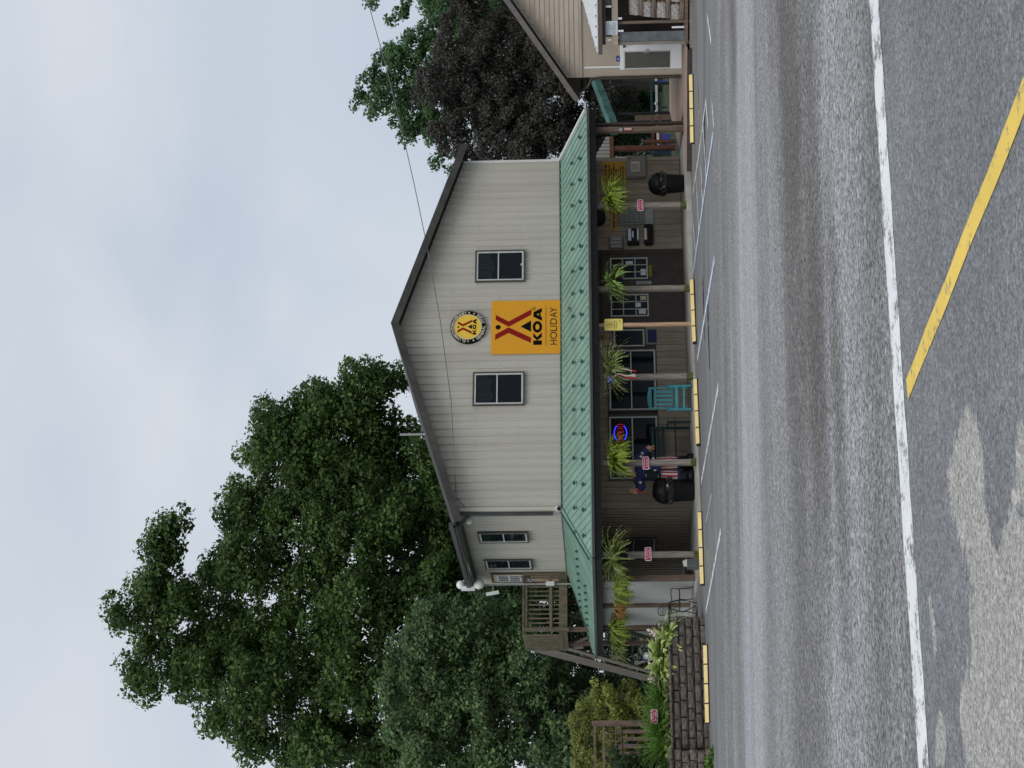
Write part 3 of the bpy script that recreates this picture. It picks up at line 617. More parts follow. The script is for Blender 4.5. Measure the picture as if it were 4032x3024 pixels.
# snow guards: paired rows of dark green paddles
gp = None
def guard(x, y, z, rz_=0):
    global gp
    if gp is None:
        mb = MB(); mb.prism([(-.012,0),(.012,0),(.014,.03),(.045,.022),(.062,.045),(.055,.075),(.03,.085),(.018,.078),(.012,.1),(-.012,.1),(-.018,.078),(-.03,.085),(-.055,.075),(-.062,.045),(-.045,.022),(-.014,.03)], -.008, .008)
        mb.box(-.02,.02,-.06,.06,-.006,.004)
        gp = build('snow_guard', mb, MT['greend']); gp.parent = PR; gp.location = (x-19.7, y-2.4, z); gp.rotation_euler = (0,0,rz_)
    else: share('snow_guard', gp, PR, (x-19.7, y-2.4, z)).rotation_euler = (0,0,rz_)
for k in range(18):
    x = 24.55-.69*k
    if x > HX+.6: guard(x, .12, rz(.12)+.015)
    x = 24.2-.69*k
    if x > HX+1.0: guard(x, .95, rz(.95)+.015)
for k in range(9):
    guard(12.5, 3.6+.7*k, EV+(12.5-HX)*SS+.015, R(-75))
for k in range(10):
    if xt(2.2+.7*k) > 13.2: guard(13.05, 2.2+.7*k, EV+(13.05-HX)*SS+.015, R(-75))
# ------------------------------------------------------------------ signs
_tc = {}
def glyphs(body, bold=0.0):
    """flat mesh of a text, unit size: (verts 2-D, faces, width, x0)"""
    k = (body, bold)
    if k in _tc: return _tc[k]
    cu = bpy.data.curves.new('t', 'FONT'); cu.body = body; cu.size = 1.0; cu.offset = bold; cu.resolution_u = 3; cu.fill_mode = 'FRONT'
    ob = bpy.data.objects.new('t', cu); COL.objects.link(ob)
    dg = bpy.context.evaluated_depsgraph_get(); me = bpy.data.meshes.new_from_object(ob.evaluated_get(dg))
    vs = [(v.co.x, v.co.y) for v in me.vertices]; fs = [tuple(p.vertices) for p in me.polygons]
    bpy.data.objects.remove(ob); bpy.data.curves.remove(cu); bpy.data.meshes.remove(me)
    xs_ = [v[0] for v in vs] or [0]; _tc[k] = (vs, fs, max(xs_)-min(xs_), min(xs_)); return _tc[k]
def text(mb, body, x0, x1, zb, zt, y, bold=0.0):
    """text fitted into the box x0..x1, zb..zt (capital height 0.73 of the size), facing -Y"""
    vs, fs, w, mx_ = glyphs(body, bold); h = max(v[1] for v in vs); b = min(v[1] for v in vs)
    mb.add([(x0+(v[0]-mx_)/w*(x1-x0), y, zb+(v[1]-b)/(h-b)*(zt-zb)) for v in vs], fs)
def lines(mb, x0, x1, z0, z1, n, y, seed, fill=.55, ragged=.25):
    """rows of small word marks too small in the photograph to read"""
    r = random.Random(seed); p = (z1-z0)/n
    for i in range(n):
        zt = z1-p*i-p*(1-fill)/2; zb = zt-p*fill; x = x0; xe = x1-(x1-x0)*ragged*r.random()
        while x < xe-.01:
            w = min(p*(.8+2.2*r.random()), xe-x); mb.add([(x,y,zb),(x+w,y,zb),(x+w,y,zt),(x,y,zt)], [(0,1,2,3)]); x += w+p*.35
def flat(mb, pts, y): mb.add([(x,y,z) for x,z in pts], [tuple(range(len(pts)))])
def ngon(cx, cz, rx, rz_, n=28, a0=0): return [(cx+rx*math.cos(a0+2*PI*i/n), cz+rz_*math.sin(a0+2*PI*i/n)) for i in range(n)]
def ring(mb, cx, cz, rx, rz_, qx, qz, y, n=32):
    o = ngon(cx,cz,rx,rz_,n); i_ = ngon(cx,cz,qx,qz,n)
    mb.add([(x,y,z) for x,z in o+i_], [(k,(k+1)%n,(k+1)%n+n,k+n) for k in range(n)])
def star(cx, cz, r, n=5, a0=PI/2): return [(cx+(r if i%2==0 else r*.42)*math.cos(a0+PI*i/n), cz+(r if i%2==0 else r*.42)*math.sin(a0+PI*i/n)) for i in range(2*n)]
def rrect(x0, x1, z0, z1, r, n=5):
    p = []
    for cx, cz, a in ((x1-r,z1-r,0),(x0+r,z1-r,90),(x0+r,z0+r,180),(x1-r,z0+r,270)):
        p += [(cx+r*math.cos(R(a+90*i/n)), cz+r*math.sin(R(a+90*i/n))) for i in range(n+1)]
    return p
def K_shapes(P, y, k, par):                            # heavy K, O, A; k = dict of pixel boxes
    mb = MB()
    x0, x1, y0, y1 = k['K']; h = x1-x0; w = y0-y1
    flat(mb, [P(x0,y0),P(x1,y0),P(x1,y0-.36*w),P(x0,y0-.36*w)], y)
    flat(mb, [P(x0+.50*h,y0-.34*w),P(x0,y1+.36*w),P(x0,y1+.02*w),P(x0+.47*h,y0-.60*w)], y-.0004)
    flat(mb, [P(x0+.40*h,y0-.34*w),P(x0+.40*h,y0-.62*w),P(x1,y1),P(x1,y1+.36*w)], y-.0008)
    build('letter', mb, MT['ink'], par); mb = MB()
    cx, cy, rx, ry = k['O']; n = 32
    o = [P(cx+rx*math.cos(2*PI*i/n), cy+ry*math.sin(2*PI*i/n)) for i in range(n)]; q = [P(cx+rx*.42*math.cos(2*PI*i/n), cy+ry*.5*math.sin(2*PI*i/n)) for i in range(n)]
    mb.add([(x,y,z) for x,z in o+q], [(j,(j+1)%n,(j+1)%n+n,j+n) for j in range(n)])
    build('letter', mb, MT['ink'], par); mb = MB()
    x0, x1, y0, y1 = k['A']; h = x1-x0; w = y0-y1; m = (y0+y1)/2
    flat(mb, [P(x0,m+.17*w),P(x0,m-.17*w),P(x0+.4*h,m-.09*w),P(x0+.4*h,m+.09*w)], y)
    flat(mb, [P(x0,m+.17*w),P(x0+.4*h,m+.02*w),P(x0+.66*h,m+.10*w),P(x1,m+.20*w),P(x1,y0)], y-.0004)
    flat(mb, [P(x0,m-.17*w),P(x0+.4*h,m-.02*w),P(x0+.66*h,m-.10*w),P(x1,m-.20*w),P(x1,y1)], y-.0008)
    flat(mb, [P(x0+.64*h,m+.3*w),P(x0+.64*h,m-.3*w),P(x0+.84*h,m-.3*w),P(x0+.84*h,m+.3*w)], y-.0012)
    build('letter', mb, MT['ink'], par)
YS = 2.33
def PS(x, y): return (18.89+(1135-y)/950*1.66, 5.54-(x-850)/1225*1.97)
mb = MB(); mb.box(18.89, 20.55, YS, YS+.04, 3.585, 5.54)
S1 = build('square_sign', mb, MT['amber'], label='large square amber sign with red tent emblem and HOLIDAY lettering', cat='sign', bevel=.006)
mb = MB(); ye = YS-.004
for pts in ([(920,885),(1155,765),(1550,950),(1550,855),(1155,665),(920,790)], [(925,440),(1155,560),(1555,350),(1555,445),(1155,655),(925,530)]):
    mb = MB(); flat(mb, [PS(*pts[i]) for i in (0,1,4,5)], ye); flat(mb, [PS(*pts[i]) for i in (1,2,3,4)], ye); build('tent_bar', mb, MT['red'], S1)
mb = MB(); flat(mb, [PS(970+46*math.cos(t*PI/14), 660+42*math.sin(t*PI/14)) for t in range(28)], ye); build('dot', mb, MT['ink'], S1)
mb = MB(); flat(mb, [PS(1365,655),PS(1550,750),PS(1550,550)], ye); build('tent_door', mb, MT['ink'], S1)
K_shapes(PS, ye, dict(K=(1590,1740,985,768), O=(1662,665,84,104), A=(1592,1742,560,325)), S1)
mb = MB(); flat(mb, [PS(1808,1005),PS(1816,1005),PS(1816,300),PS(1808,300)], ye)
DKP = mat('brown_black_print', (.03,.012,.006), .5, .1); build('line', mb, DKP, S1)
for ch, ya, yb in zip('HOLIDAY', (985,885,745,665,625,505,415), (900,755,675,648,515,405,315)):
    mb = MB(); a = PS(2005,ya); b_ = PS(1885,yb); text(mb, ch, a[0], b_[0], a[1]-(.006 if ch == 'O' else 0), b_[1], ye, .004); build('letter', mb, DKP, S1)
mb = MB()
c = PS(1600,338); ring(mb, c[0], c[1], .052, .052, .042, .042, ye); text(mb, 'R', c[0]-.02, c[0]+.02, c[1]-.026, c[1]+.026, ye)
build('registered_mark', mb, DKP, S1, kind='stuff')

mb = MB(); n = 48; cx, cz = 19.735, 6.2
mb.prism(ngon(cx, cz, .505, .505, n), YS-.02, YS+.05)
S2 = build('round_sign', mb, MT['ink'], label='round black rimmed yellow sign above the square amber sign', cat='sign')
mb = MB(); mb.prism(ngon(cx, cz, .392, .392, n), YS-.026, YS-.021); build('sign_face', mb, MT['signyel'], S2)
mb = MB(); ring(mb, cx, cz, .392, .392, .372, .372, YS-.03, 48); build('rim_line', mb, MT['cream'], S2)
def PR2(x, y): return (cx+(820-y)/650*.5, cz-(x-870)/710*.5)
ye = YS-.031; mb = MB()
for pts in ([(440,1050),(670,930),(1020,1110),(1020,1010),(670,840),(450,950)], [(450,600),(670,705),(1040,530),(1040,615),(670,800),(455,690)]):
    mb = MB(); flat(mb, [PR2(*pts[i]) for i in (0,1,4,5)], ye); flat(mb, [PR2(*pts[i]) for i in (1,2,3,4)], ye); build('tent_bar', mb, MT['red'], S2)
mb = MB(); flat(mb, [PR2(478+38*math.cos(t*PI/12), 822+36*math.sin(t*PI/12)) for t in range(24)], ye); build('dot', mb, MT['ink'], S2)
mb = MB(); flat(mb, [PR2(850,815),PR2(1030,912),PR2(1030,722)], ye); build('tent_door', mb, MT['ink'], S2)
K_shapes(PR2, ye, dict(K=(1055,1200,1138,935), O=(1130,825,76,98), A=(1070,1212,715,495)), S2)
mb = MB(); ye = YS-.024
def arc_char(ch, ang, flip):
    if ch == ' ': return
    vs, fs, w, x0 = glyphs(ch, .02); h = .73; s = .085/h; r0 = .405 if not flip else .49
    a = R(ang); ux, uz = math.cos(a), math.sin(a)
    out = []
    for vx, vz in vs:
        lx = (vx-x0-w/2)*s*min(1.0, .62/w); lz = vz*s
        rr = r0+lz if not flip else r0-lz
        tx, tz = (math.sin(a), -math.cos(a)) if not flip else (-math.sin(a), math.cos(a))
        out.append((cx+ux*rr+tx*lx, ye, cz+uz*rr+tz*lx))
    mb.add(out, fs)
for i, ch in enumerate('ELIZABETHTOWN/HERSHEY'): arc_char(ch, 168-7.9*i, False)
for i, ch in enumerate('GENERAL STORE'): arc_char(ch, 218+8.75*i, True)
for ang, s_ in ((181,1),(201,0),(-3,0),(-22,1)):
    px, pz = cx+.448*math.cos(R(ang)), cz+.448*math.sin(R(ang)); flat(mb, star(px,pz,.034) if s_ else ngon(px,pz,.024,.024,14), ye)
build('ring_lettering', mb, MT['cream'], S2, kind='stuff')

def plate(mb, x0, x1, z0, z1, y, t=.01, r=.03): mb.prism(rrect(x0,x1,z0,z1,r), y-t, y)
def pink_sign(x, z, y, label, w=.355, h=.165, stake=None):
    mb = MB(); plate(mb, x-w/2, x+w/2, z-h/2, z+h/2, y, .012, .035)
    s = build('pink_sign', mb, MT['pinkw'], label=label, cat='sign', group='pink notices at the porch')
    mb = MB(); plate(mb, x-w/2+.02, x+w/2-.02, z-h/2+.02, z+h/2-.02, y-.0125, .003, .022); build('sign_face', mb, MT['pink'], s)
    mb = MB(); yy = y-.0175; r = random.Random(3)
    for zz, hh, xa, xb in ((z+.012,.042,-.125,.13), (z-.048,.044,-.105,.11)):
        xx = x+xa; k = 0
        while xx < x+xb:
            ww = .014+.014*r.random(); hq = hh*(.68+.32*(k%3==0)); flat(mb, [(xx,zz),(xx+ww,zz),(xx+ww,zz+hq),(xx,zz+hq)], yy); xx += ww+.006; k += 1
            if zz > z and k == 2: xx += .014
    build('lettering', mb, MT['pinkl'], s, kind='stuff')
    if stake:
        mb = MB(); mb.box(x-.012, x+.012, y, y+.015, stake, z+h/2-.03); build('stake', mb, MT['iron'], s)
pink_sign(12.25, 1.35, -.09, 'pink notice on the porch post nearest the house corner')
pink_sign(14.68, 1.35, -.09, 'pink notice on the post in front of the patriotic figure')
pink_sign(22.21, 1.315, -.09, 'pink notice on the post beside the louvred grey box')
pink_sign(8.28, 1.29, .45, 'pink notice on a stake among the green plants above the block wall', stake=.8)
mb = MB(); x0, x1, z0, z1, y = 18.44, 18.78, 1.865, 2.35, -.09
plate(mb, x0, x1, z0, z1, y, .01, .035); YSN = build('parking_sign', mb, MT['caution'], label='yellow accessible parking sign on the new pine post', cat='sign')
mb = MB(); ye = y-.0135; f = .008
def frame2(mb, a, b, c, d, f, y):
    for q in ((a,b,d-f,d),(a,b,c,c+f),(a,a+f,c+f,d-f),(b-f,b,c+f,d-f)): flat(mb, [(q[0],q[2]),(q[1],q[2]),(q[1],q[3]),(q[0],q[3])], y)
frame2(mb, 18.53, 18.69, 2.135, 2.295, f, ye)
ring(mb, 18.605, 2.185, .042, .042, .031, .031, ye, 20); flat(mb, ngon(18.595,2.27,.014,.014,12), ye)
for a, b_ in (((18.597,2.255),(18.603,2.205)),((18.60,2.205),(18.64,2.205)),((18.64,2.205),(18.655,2.165)),((18.60,2.235),(18.635,2.23))):
    d = Vector((b_[0]-a[0],0,b_[1]-a[1])).normalized(); nx, nz_ = -d.z*.007, d.x*.007
    flat(mb, [(a[0]-nx,a[1]-nz_),(b_[0]-nx,b_[1]-nz_),(b_[0]+nx,b_[1]+nz_),(a[0]+nx,a[1]+nz_)], ye-.0006)
text(mb, 'RESERVED', 18.485, 18.735, 2.065, 2.10, ye, .012); text(mb, 'PARKING', 18.495, 18.72, 2.01, 2.045, ye, .012)
flat(mb, [(18.665,1.935),(18.71,1.935),(18.71,1.945),(18.665,1.945)], ye); flat(mb, [(18.705,1.92),(18.74,1.94),(18.705,1.96)], ye)
build('lettering', mb, MT['olive'], YSN, kind='stuff')

# ------------------------------------------------------------------ on the porch wall
YB_ = YW-.02
def board(name, x0, x1, z0, z1, m, label, cat='sign', t=.02): 
    mb = MB(); mb.box(x0, x1, YB_-t, YB_, z0, z1); return build(name, mb, MT[m], label=label, cat=cat)
s = board('notice_board', 24.25, 25.06, 1.64, 2.30, 'mustard', 'mustard notice board full of brown lines beside the grey box')
mb = MB(); text(mb, 'NOTICE', 24.33, 24.96, 2.2, 2.265, YB_-.023, .01) if False else lines(mb, 24.3, 25.0, 2.19, 2.26, 1, YB_-.023, 1, .8, .05)
lines(mb, 24.3, 25.02, 1.69, 2.16, 7, YB_-.023, 4, .62, .35); build('lettering', mb, MT['inkb'], s, kind='stuff')
s = thing('utility_box', 'square grey utility box with a cream label on the porch wall', 'utility box', (24.8, 2.3, 1.05))
mb = MB(); mb.box(24.44, 25.17, YB_-.16, YB_, 1.05, 1.63); build('cabinet', mb, MT['grey'], s, bevel=.01)
mb = MB(); mb.box(24.46, 25.15, YB_-.175, YB_-.162, 1.07, 1.61); build('door', mb, MT['grey'], s)
mb = MB(); mb.box(24.62, 24.95, YB_-.18, YB_-.176, 1.235, 1.48); lb = build('paper_label', mb, MT['cream'], s)
mb = MB(); lines(mb, 24.66, 24.92, 1.26, 1.46, 6, YB_-.183, 9, .6, .2); build('lettering', mb, MT['inkg'], lb, kind='stuff')
mb = MB(); mb.box(25.05,25.08,YB_-.19,YB_-.176,1.5,1.54); build('latch', mb, MT['black'], s)
s = thing('louvred_box', 'light grey louvred metal box on the wall behind a fern', 'vent box', (23.2, 2.3, .87))
mb = MB(); mb.box(22.92, 23.42, YB_-.1, YB_, .87, 1.89); build('housing', mb, MT['greyl'], s, bevel=.008)
mb = MB(); mb.box(22.94, 23.4, YB_-.1035, YB_-.1005, 1.12, 1.87); build('gap_shade_plate', mb, MT['slate'], s)  # dark plate on the housing paints the shade between the louvres
for k in range(10):
    z = 1.145+k*.073; mb = MB(); mb.prismx([(YB_-.104,z+.05),(YB_-.155,z-.005),(YB_-.15,z-.012),(YB_-.104,z+.02)], 22.95, 23.39); build('louvre', mb, MT['greyl'], s)
s = board('notice_plate', 22.77, 23.44, 1.93, 2.10, 'mustard', 'narrow mustard plate above the louvred box')
mb = MB(); lines(mb, 22.82, 23.4, 1.96, 2.07, 1, YB_-.023, 5, .6, .1); build('lettering', mb, MT['inkb'], s, kind='stuff')
s = thing('leaflet_box', 'black wall box with white label strips left of the louvred box', 'leaflet box', (22.5, 2.3, 1.3))
mb = MB(); mb.box(22.26, 22.78, YB_-.12, YB_, 1.3, 1.64); build('case', mb, MT['black'], s, bevel=.012)
mb = MB(); mb.box(22.37, 22.76, YB_-.124, YB_-.121, 1.53, 1.62); mb.box(22.37, 22.76, YB_-.124, YB_-.121, 1.31, 1.36); mb.prism([(22.45,1.46),(22.69,1.46),(22.66,1.505),(22.48,1.505)], YB_-.124, YB_-.121); build('white_label', mb, MT['paper'], s)
s = thing('key_drop_box', 'dark rounded box with a red and white strip low on the wall', 'drop box', (22.5, 2.3, .9))
mb = MB(); mb.prism(rrect(22.25, 22.87, .89, 1.16, .08), YB_-.14, YB_); build('case', mb, MT['black'], s)
mb = MB(); mb.box(22.38, 22.75, YB_-.144, YB_-.141, 1.08, 1.155); build('white_label', mb, MT['whitec'], s)
mb = MB(); mb.box(22.42, 22.66, YB_-.146, YB_-.1405, 1.045, 1.076); build('red_strip', mb, MT['red'], s)
s = thing('brochure_holder', 'clear holder of pale folded leaflets high beside the doors', 'brochure holder', (22.35, 2.3, 1.76))
mb = MB(); mb.box(22.17, 22.53, YB_-.07, YB_-.001, 1.74, 1.8); mb.box(22.17, 22.53, YB_-.02, YB_-.001, 1.8, 2.18); build('tray', mb, MT['slate'], s)
for k in range(3):
    mb = MB(); x = 22.185+.115*k; mb.box(x, x+.1, YB_-.06, YB_-.025, 1.8, 2.12+.03*(k%2)); build('leaflet', mb, MT['greyl'], s)
s = board('window_poster', 19.14, 19.62, .84, 1.17, 'grey', 'small framed navy poster under the narrow dark window', 'poster')
mb = MB(); mb.box(19.18, 19.58, YB_-.024, YB_-.021, .88, 1.13); build('print', mb, MT['navy'], s)
s = board('house_plate', 19.28, 19.44, 2.34, 2.5, 'brown', 'tiny brown plate with a gold mark above the narrow window', 'plate')
mb = MB(); frame2(mb, 19.3, 19.42, 2.36, 2.48, .02, YB_-.023); build('gold_mark', mb, MT['mustard'], s)
mb = MB(); mb.lathe((22.95, 1.9, 2.25), [(.01,0),(.16,.03),(.24,.12),(.26,.22),(.26,.33)], 18)
o = build('ceiling_lamp', mb, MT['black'], label='dark dome lamp under the porch ceiling near the mustard signs', cat='lamp')
# neon OPEN sign inside the second window
NB, NR = emis('neon_blue', (.03,.03,1.0), 2.6), emis('neon_red', (1.0,.02,.03), .55)
s = thing('open_sign', 'lit OPEN sign with blue oval and red letters in the window', 'neon sign', (16.46, 2.33, 1.95))
mb = MB(); yn = YL-.055
def narc(a0, a1): mb.tube([(16.46+.255*math.cos(R(a0+(a1-a0)*i/12)), yn, 1.95+.17*math.sin(R(a0+(a1-a0)*i/12))) for i in range(13)], .012, 6)
narc(35,145); narc(215,325); build('oval_tube', mb, NB, s)
mb = MB(); vs, fs, w, x0 = glyphs('OPEN', .0)
for q in range(4):
    c0 = 16.3+.105*q
    if 'OPEN'[q] == 'O': mb.tube([(c0+.04*math.cos(i*PI/6), yn, 1.95+.07*math.sin(i*PI/6)) for i in range(13)], .0055, 5)
    if 'OPEN'[q] == 'P': mb.tube([(c0-.03,yn,1.88),(c0-.03,yn,2.02),(c0+.02,yn,2.02),(c0+.035,yn,1.985),(c0+.02,yn,1.95),(c0-.03,yn,1.95)], .0055, 5)
    if 'OPEN'[q] == 'E': mb.tube([(c0+.03,yn,2.02),(c0-.03,yn,2.02),(c0-.03,yn,1.88),(c0+.03,yn,1.88)], .0055, 5); mb.tube([(c0-.03,yn,1.95),(c0+.02,yn,1.95)], .0055, 5)
    if 'OPEN'[q] == 'N': mb.tube([(c0-.03,yn,1.88),(c0-.03,yn,2.02),(c0+.03,yn,1.88),(c0+.03,yn,2.02)], .0055, 5)
mb.tube([(16.22,yn,1.95+.09),(16.2,yn,1.95),(16.22,yn,1.86)], .0055, 5); mb.tube([(16.7,yn,1.95+.09),(16.72,yn,1.95),(16.7,yn,1.86)], .0055, 5)
build('letter_tube', mb, NR, s)
mb = MB(); mb.box(16.2, 16.72, yn+.02, yn+.03, 1.8, 2.1); build('backing', mb, MT['black'], s)
# lamps and cameras on the upper walls
mb = MB(); mb.ball((XL-.14, 2.95, 6.13), .085, 14, 8); o = build('globe_lamp', mb, MT['lampg'], label='white globe lamp under the left eave', cat='lamp')
mb = MB(); mb.tube([(XL-.02,2.95,6.2),(XL-.14,2.95,6.22)], .018, 6); build('lamp_arm', mb, MT['black'], o)
mb = MB(); mb.box(XL-.06, XL+.06, YW-.1, YW-.03, 3.68, 3.73); s = build('security_camera', mb, MT['white'], label='small dark dome camera at the lower left wall corner', cat='camera')
mb = MB(); mb.ball((XL-.02, YW-.11, 3.65), .055, 12, 8); build('dome', mb, MT['black'], s)
s = thing('flood_light', 'small flood light on the green roof aimed at the square sign', 'flood light', (19.76, 1.25, 3.24))
mb = MB(); mb.bar((19.76,1.25,3.24),(19.76,1.27,3.34),.03,.03); build('bracket', mb, MT['greend'], s)
mb = MB(); mb.bar((19.76,1.24,3.33),(19.76,1.38,3.41),.12,.06); build('lamp_head', mb, MT['grey'], s, bevel=.01)
mb = MB(); mb.bar((19.76,1.381,3.411),(19.76,1.388,3.415),.1,.045); build('lamp_glass', mb, MT['greyl'], s)
# overhead service wire, clamped to the left rake and running off to the right
mb = MB(); wp = [(14.35,2.3,6.18),(14.63,2.28,6.43),(15.76,2.0,6.49),(17.27,1.9,6.59),(19.8,1.9,6.96),(22.36,1.95,7.44),(24.2,2.05,7.83),(26.14,2.2,8.27),(28.4,2.2,8.83),(30.64,2.2,9.44),(34,2.2,10.5),(40,2.2,12.6)]
mb.tube(wp, .014, 6); build('overhead_wire', mb, mat('grey_wire', (.16,.165,.17), .6, .1), label='thin grey service wire crossing the gable and the sky', cat='wire')
# ------------------------------------------------------------------ wheel stops
def wheel_stop_proto():
    t = thing('wheel_stop', 'x', 'wheel stop', (0,0,0), 'yellow and black wheel stops')
    mb = MB(); mb.prismx([(-.075,0),(.075,0),(.075,.03),(.045,.11),(-.045,.11),(-.075,.03)], -.925, .925); build('body', mb, MT['rubber'], t)
    for k in range(4):
        x0 = -.915+.46*k; mb = MB(); mb.prismx([(-.082,.035),(-.05,.117),(.05,.117),(.05,.111),(-.047,.111),(-.079,.033)], x0+.012, x0+.44)
        build('yellow_block', mb, MT['yellow'], t)
    return t
WS = wheel_stop_proto(); spots = []
for (a, b, lab) in [((24.58,-2.75),(22.94,-2.15),'yellow wheel stop in front of the brown boardwalk'), ((19.41,-1.28),(17.35,-1.37),'yellow wheel stop in front of the double entrance door'),
                    ((16.67,-1.12),(14.6,-1.25),'yellow wheel stop in front of the teal rocking chair'), ((13.16,-.8),(11.21,-.69),'yellow wheel stop at the house corner below the first pink notice'),
                    ((9.83,-.95),(7.78,-.62),'yellow wheel stop below the block wall')]:
    c = ((a[0]+b[0])/2, (a[1]+b[1])/2); rz_ = math.atan2(a[1]-b[1], a[0]-b[0]); L_ = math.hypot(a[0]-b[0], a[1]-b[1])
    o = WS if not spots else dup(WS, (0,0,0)); spots.append(o)
    o.location = (c[0], c[1], gz(*c)); o.rotation_euler = (0,0,rz_); o['label'] = lab

# ------------------------------------------------------------------ hanging plants
def arrmesh(name, V, F, m, parent=None, smooth_=False):
    me = bpy.data.meshes.new(name); V = np.asarray(V, dtype=np.float32); F = np.asarray(F, dtype=np.int32); nf, k = F.shape
    me.vertices.add(len(V)); me.vertices.foreach_set('co', V.ravel()); me.loops.add(nf*k); me.loops.foreach_set('vertex_index', F.ravel())
    me.polygons.add(nf); me.polygons.foreach_set('loop_start', np.arange(0, nf*k, k, dtype=np.int32)); me.polygons.foreach_set('loop_total', np.full(nf, k, dtype=np.int32))
    me.materials.append(m); me.update(); me.validate()
    o = bpy.data.objects.new(name, me); COL.objects.link(o)
    if parent is not None: o.parent = parent
    return o
def fronds(n, length, seed, up=(.3,1.2), droop=1.0, width=.03, leaflet=.05, blade=False, spread=1.0, bias=None):
    """arching fronds from the origin; leaflets on both sides of each rib, or plain blades"""
    r = random.Random(seed); V = []; F = []
    for i in range(n):
        az = 2*PI*r.random(); 
        if bias and r.random() < .35: az = R(bias)+r.uniform(-.5,.5)
        el = r.uniform(*up); L_ = length*r.uniform(.55,1.15); segs = 9; p = Vector((.05*math.cos(az), .05*math.sin(az), 0)); pts = [p.copy()]; e = el
        for s in range(segs):
            d = Vector((math.cos(az)*math.cos(e)*spread, math.sin(az)*math.cos(e)*spread, math.sin(e))); p = p+d*(L_/segs); pts.append(p.copy()); e -= droop*r.uniform(.14,.3); az += r.uniform(-.06,.06)
        side = Vector((-math.sin(az), math.cos(az), 0))
        if blade:
            for s in range(segs):
                w0 = width*math.sin(PI*(.12+.88*s/segs)); w1 = width*math.sin(PI*(.12+.88*(s+1)/segs)); o = len(V)
                V += [pts[s]-side*w0, pts[s]+side*w0, pts[s+1]+side*w1, pts[s+1]-side*w1]; F.append((o,o+1,o+2,o+3))
        else:
            for s in range(segs):
                for h in (0, .5):
                    t = (s+h)/segs; q = pts[s].lerp(pts[s+1], h); d = (pts[s+1]-pts[s]).normalized(); l = leaflet*(1-.75*t)*(.5+min(1,t*5)*.5)*r.uniform(.8,1.2)
                    for sg in (-1, 1):
                        tip = q+side*(sg*l)+d*(l*.5)+Vector((0,0,r.uniform(-.012,.008))); o = len(V); b = d*(L_/segs*.42)
                        V += [q-b*.5, q+b*.5, tip+b*.15, tip-b*.15]; F.append((o,o+1,o+2,o+3))
    return [tuple(v) for v in V], F
LF = leafmat('fern_leaf', (.15,.21,.03), (.27,.36,.05), (.42,.52,.10), .5, .45)
LFD = leafmat('spray_leaf', (.13,.18,.04), (.24,.29,.08), (.38,.41,.17), .55, .4)
LFB = leafmat('broad_leaf', (.12,.21,.05), (.22,.34,.08), (.38,.50,.16), .45, .45)
LFR = leafmat('rusty_leaf', (.25,.09,.03), (.36,.15,.05), (.30,.27,.07), .7, .3)
def hanging(x, y, z, label, kind, seed, hook=2.5, sc=1.0):
    t = thing('hanging_plant', label, 'hanging plant', (x, y, z), 'plants hung along the porch')
    mb = MB(); mb.lathe((x,y,z-.2*sc), [(.085*sc,0),(.12*sc,.17*sc),(.13*sc,.2*sc),(.11*sc,.2*sc),(.1*sc,.18*sc)], 14); build('pot', mb, MT['black'], t)
    mb = MB()
    for k in range(3):
        a = 2*PI*k/3+.3; mb.tube([(x+.12*sc*math.cos(a),y+.12*sc*math.sin(a),z),(x,y,hook-.06)], .004, 4)
    mb.tube([(x,y,hook-.07),(x,y,hook+.03)], .006, 4); build('hanger', mb, MT['iron'], t)
    cfg = dict(fern=(270,.62,(.05,1.45),1.0,.03,.06,False,LF), spray=(160,.85,(.2,1.3),.8,.02,.045,False,LFD), broad=(150,.68,(.0,1.4),.85,.03,.05,True,LFB),
               rust=(120,.44,(-.1,1.0),1.15,.02,.045,False,LFR), side=(230,.62,(.0,1.2),1.1,.02,.05,False,LF))[kind]
    V, F = fronds(cfg[0], cfg[1]*sc, seed, cfg[2], cfg[3], cfg[4], cfg[5], cfg[6], bias=None)
    arrmesh('foliage', V, F, cfg[7], t)
    if kind == 'side':
        V, F = fronds(40, .4*sc, seed+9, (.2,1.0), 1.2, .02, .05, False); arrmesh('foliage', V, F, LFD, t)
    return t
hanging(22.43, -.26, 1.99, 'bright fern hanging over the mustard board and louvred box', 'fern', 11, sc=1.12)
hanging(19.80, -.26, 2.02, 'broad leaved plant hanging between the two entrance doors', 'broad', 12)
hanging(17.28, -.26, 2.05, 'sprawling plant with long sprays above the flag ribbon bow', 'spray', 13)
hanging(14.78, -.26, 2.02, 'bright fern hanging beside the lit OPEN sign', 'fern', 14, sc=1.1)
hanging(12.12, -.26, 2.06, 'yellow tipped plant hanging on the house corner post', 'spray', 15, sc=1.0)
hanging(12.0, 2.1, 2.05, 'dark green fern hanging behind the corner post plant', 'side', 16)
hanging(12.05, 4.25, 2.1, 'rust brown dried fern hanging along the side porch', 'rust', 17)
hanging(12.05, 6.3, 2.1, 'green fern hanging at the far end of the white side panels', 'side', 18)
hanging(12.05, 8.3, 1.98, 'thin trailing plant hanging under the porch end by the stairs', 'spray', 19, sc=.8)

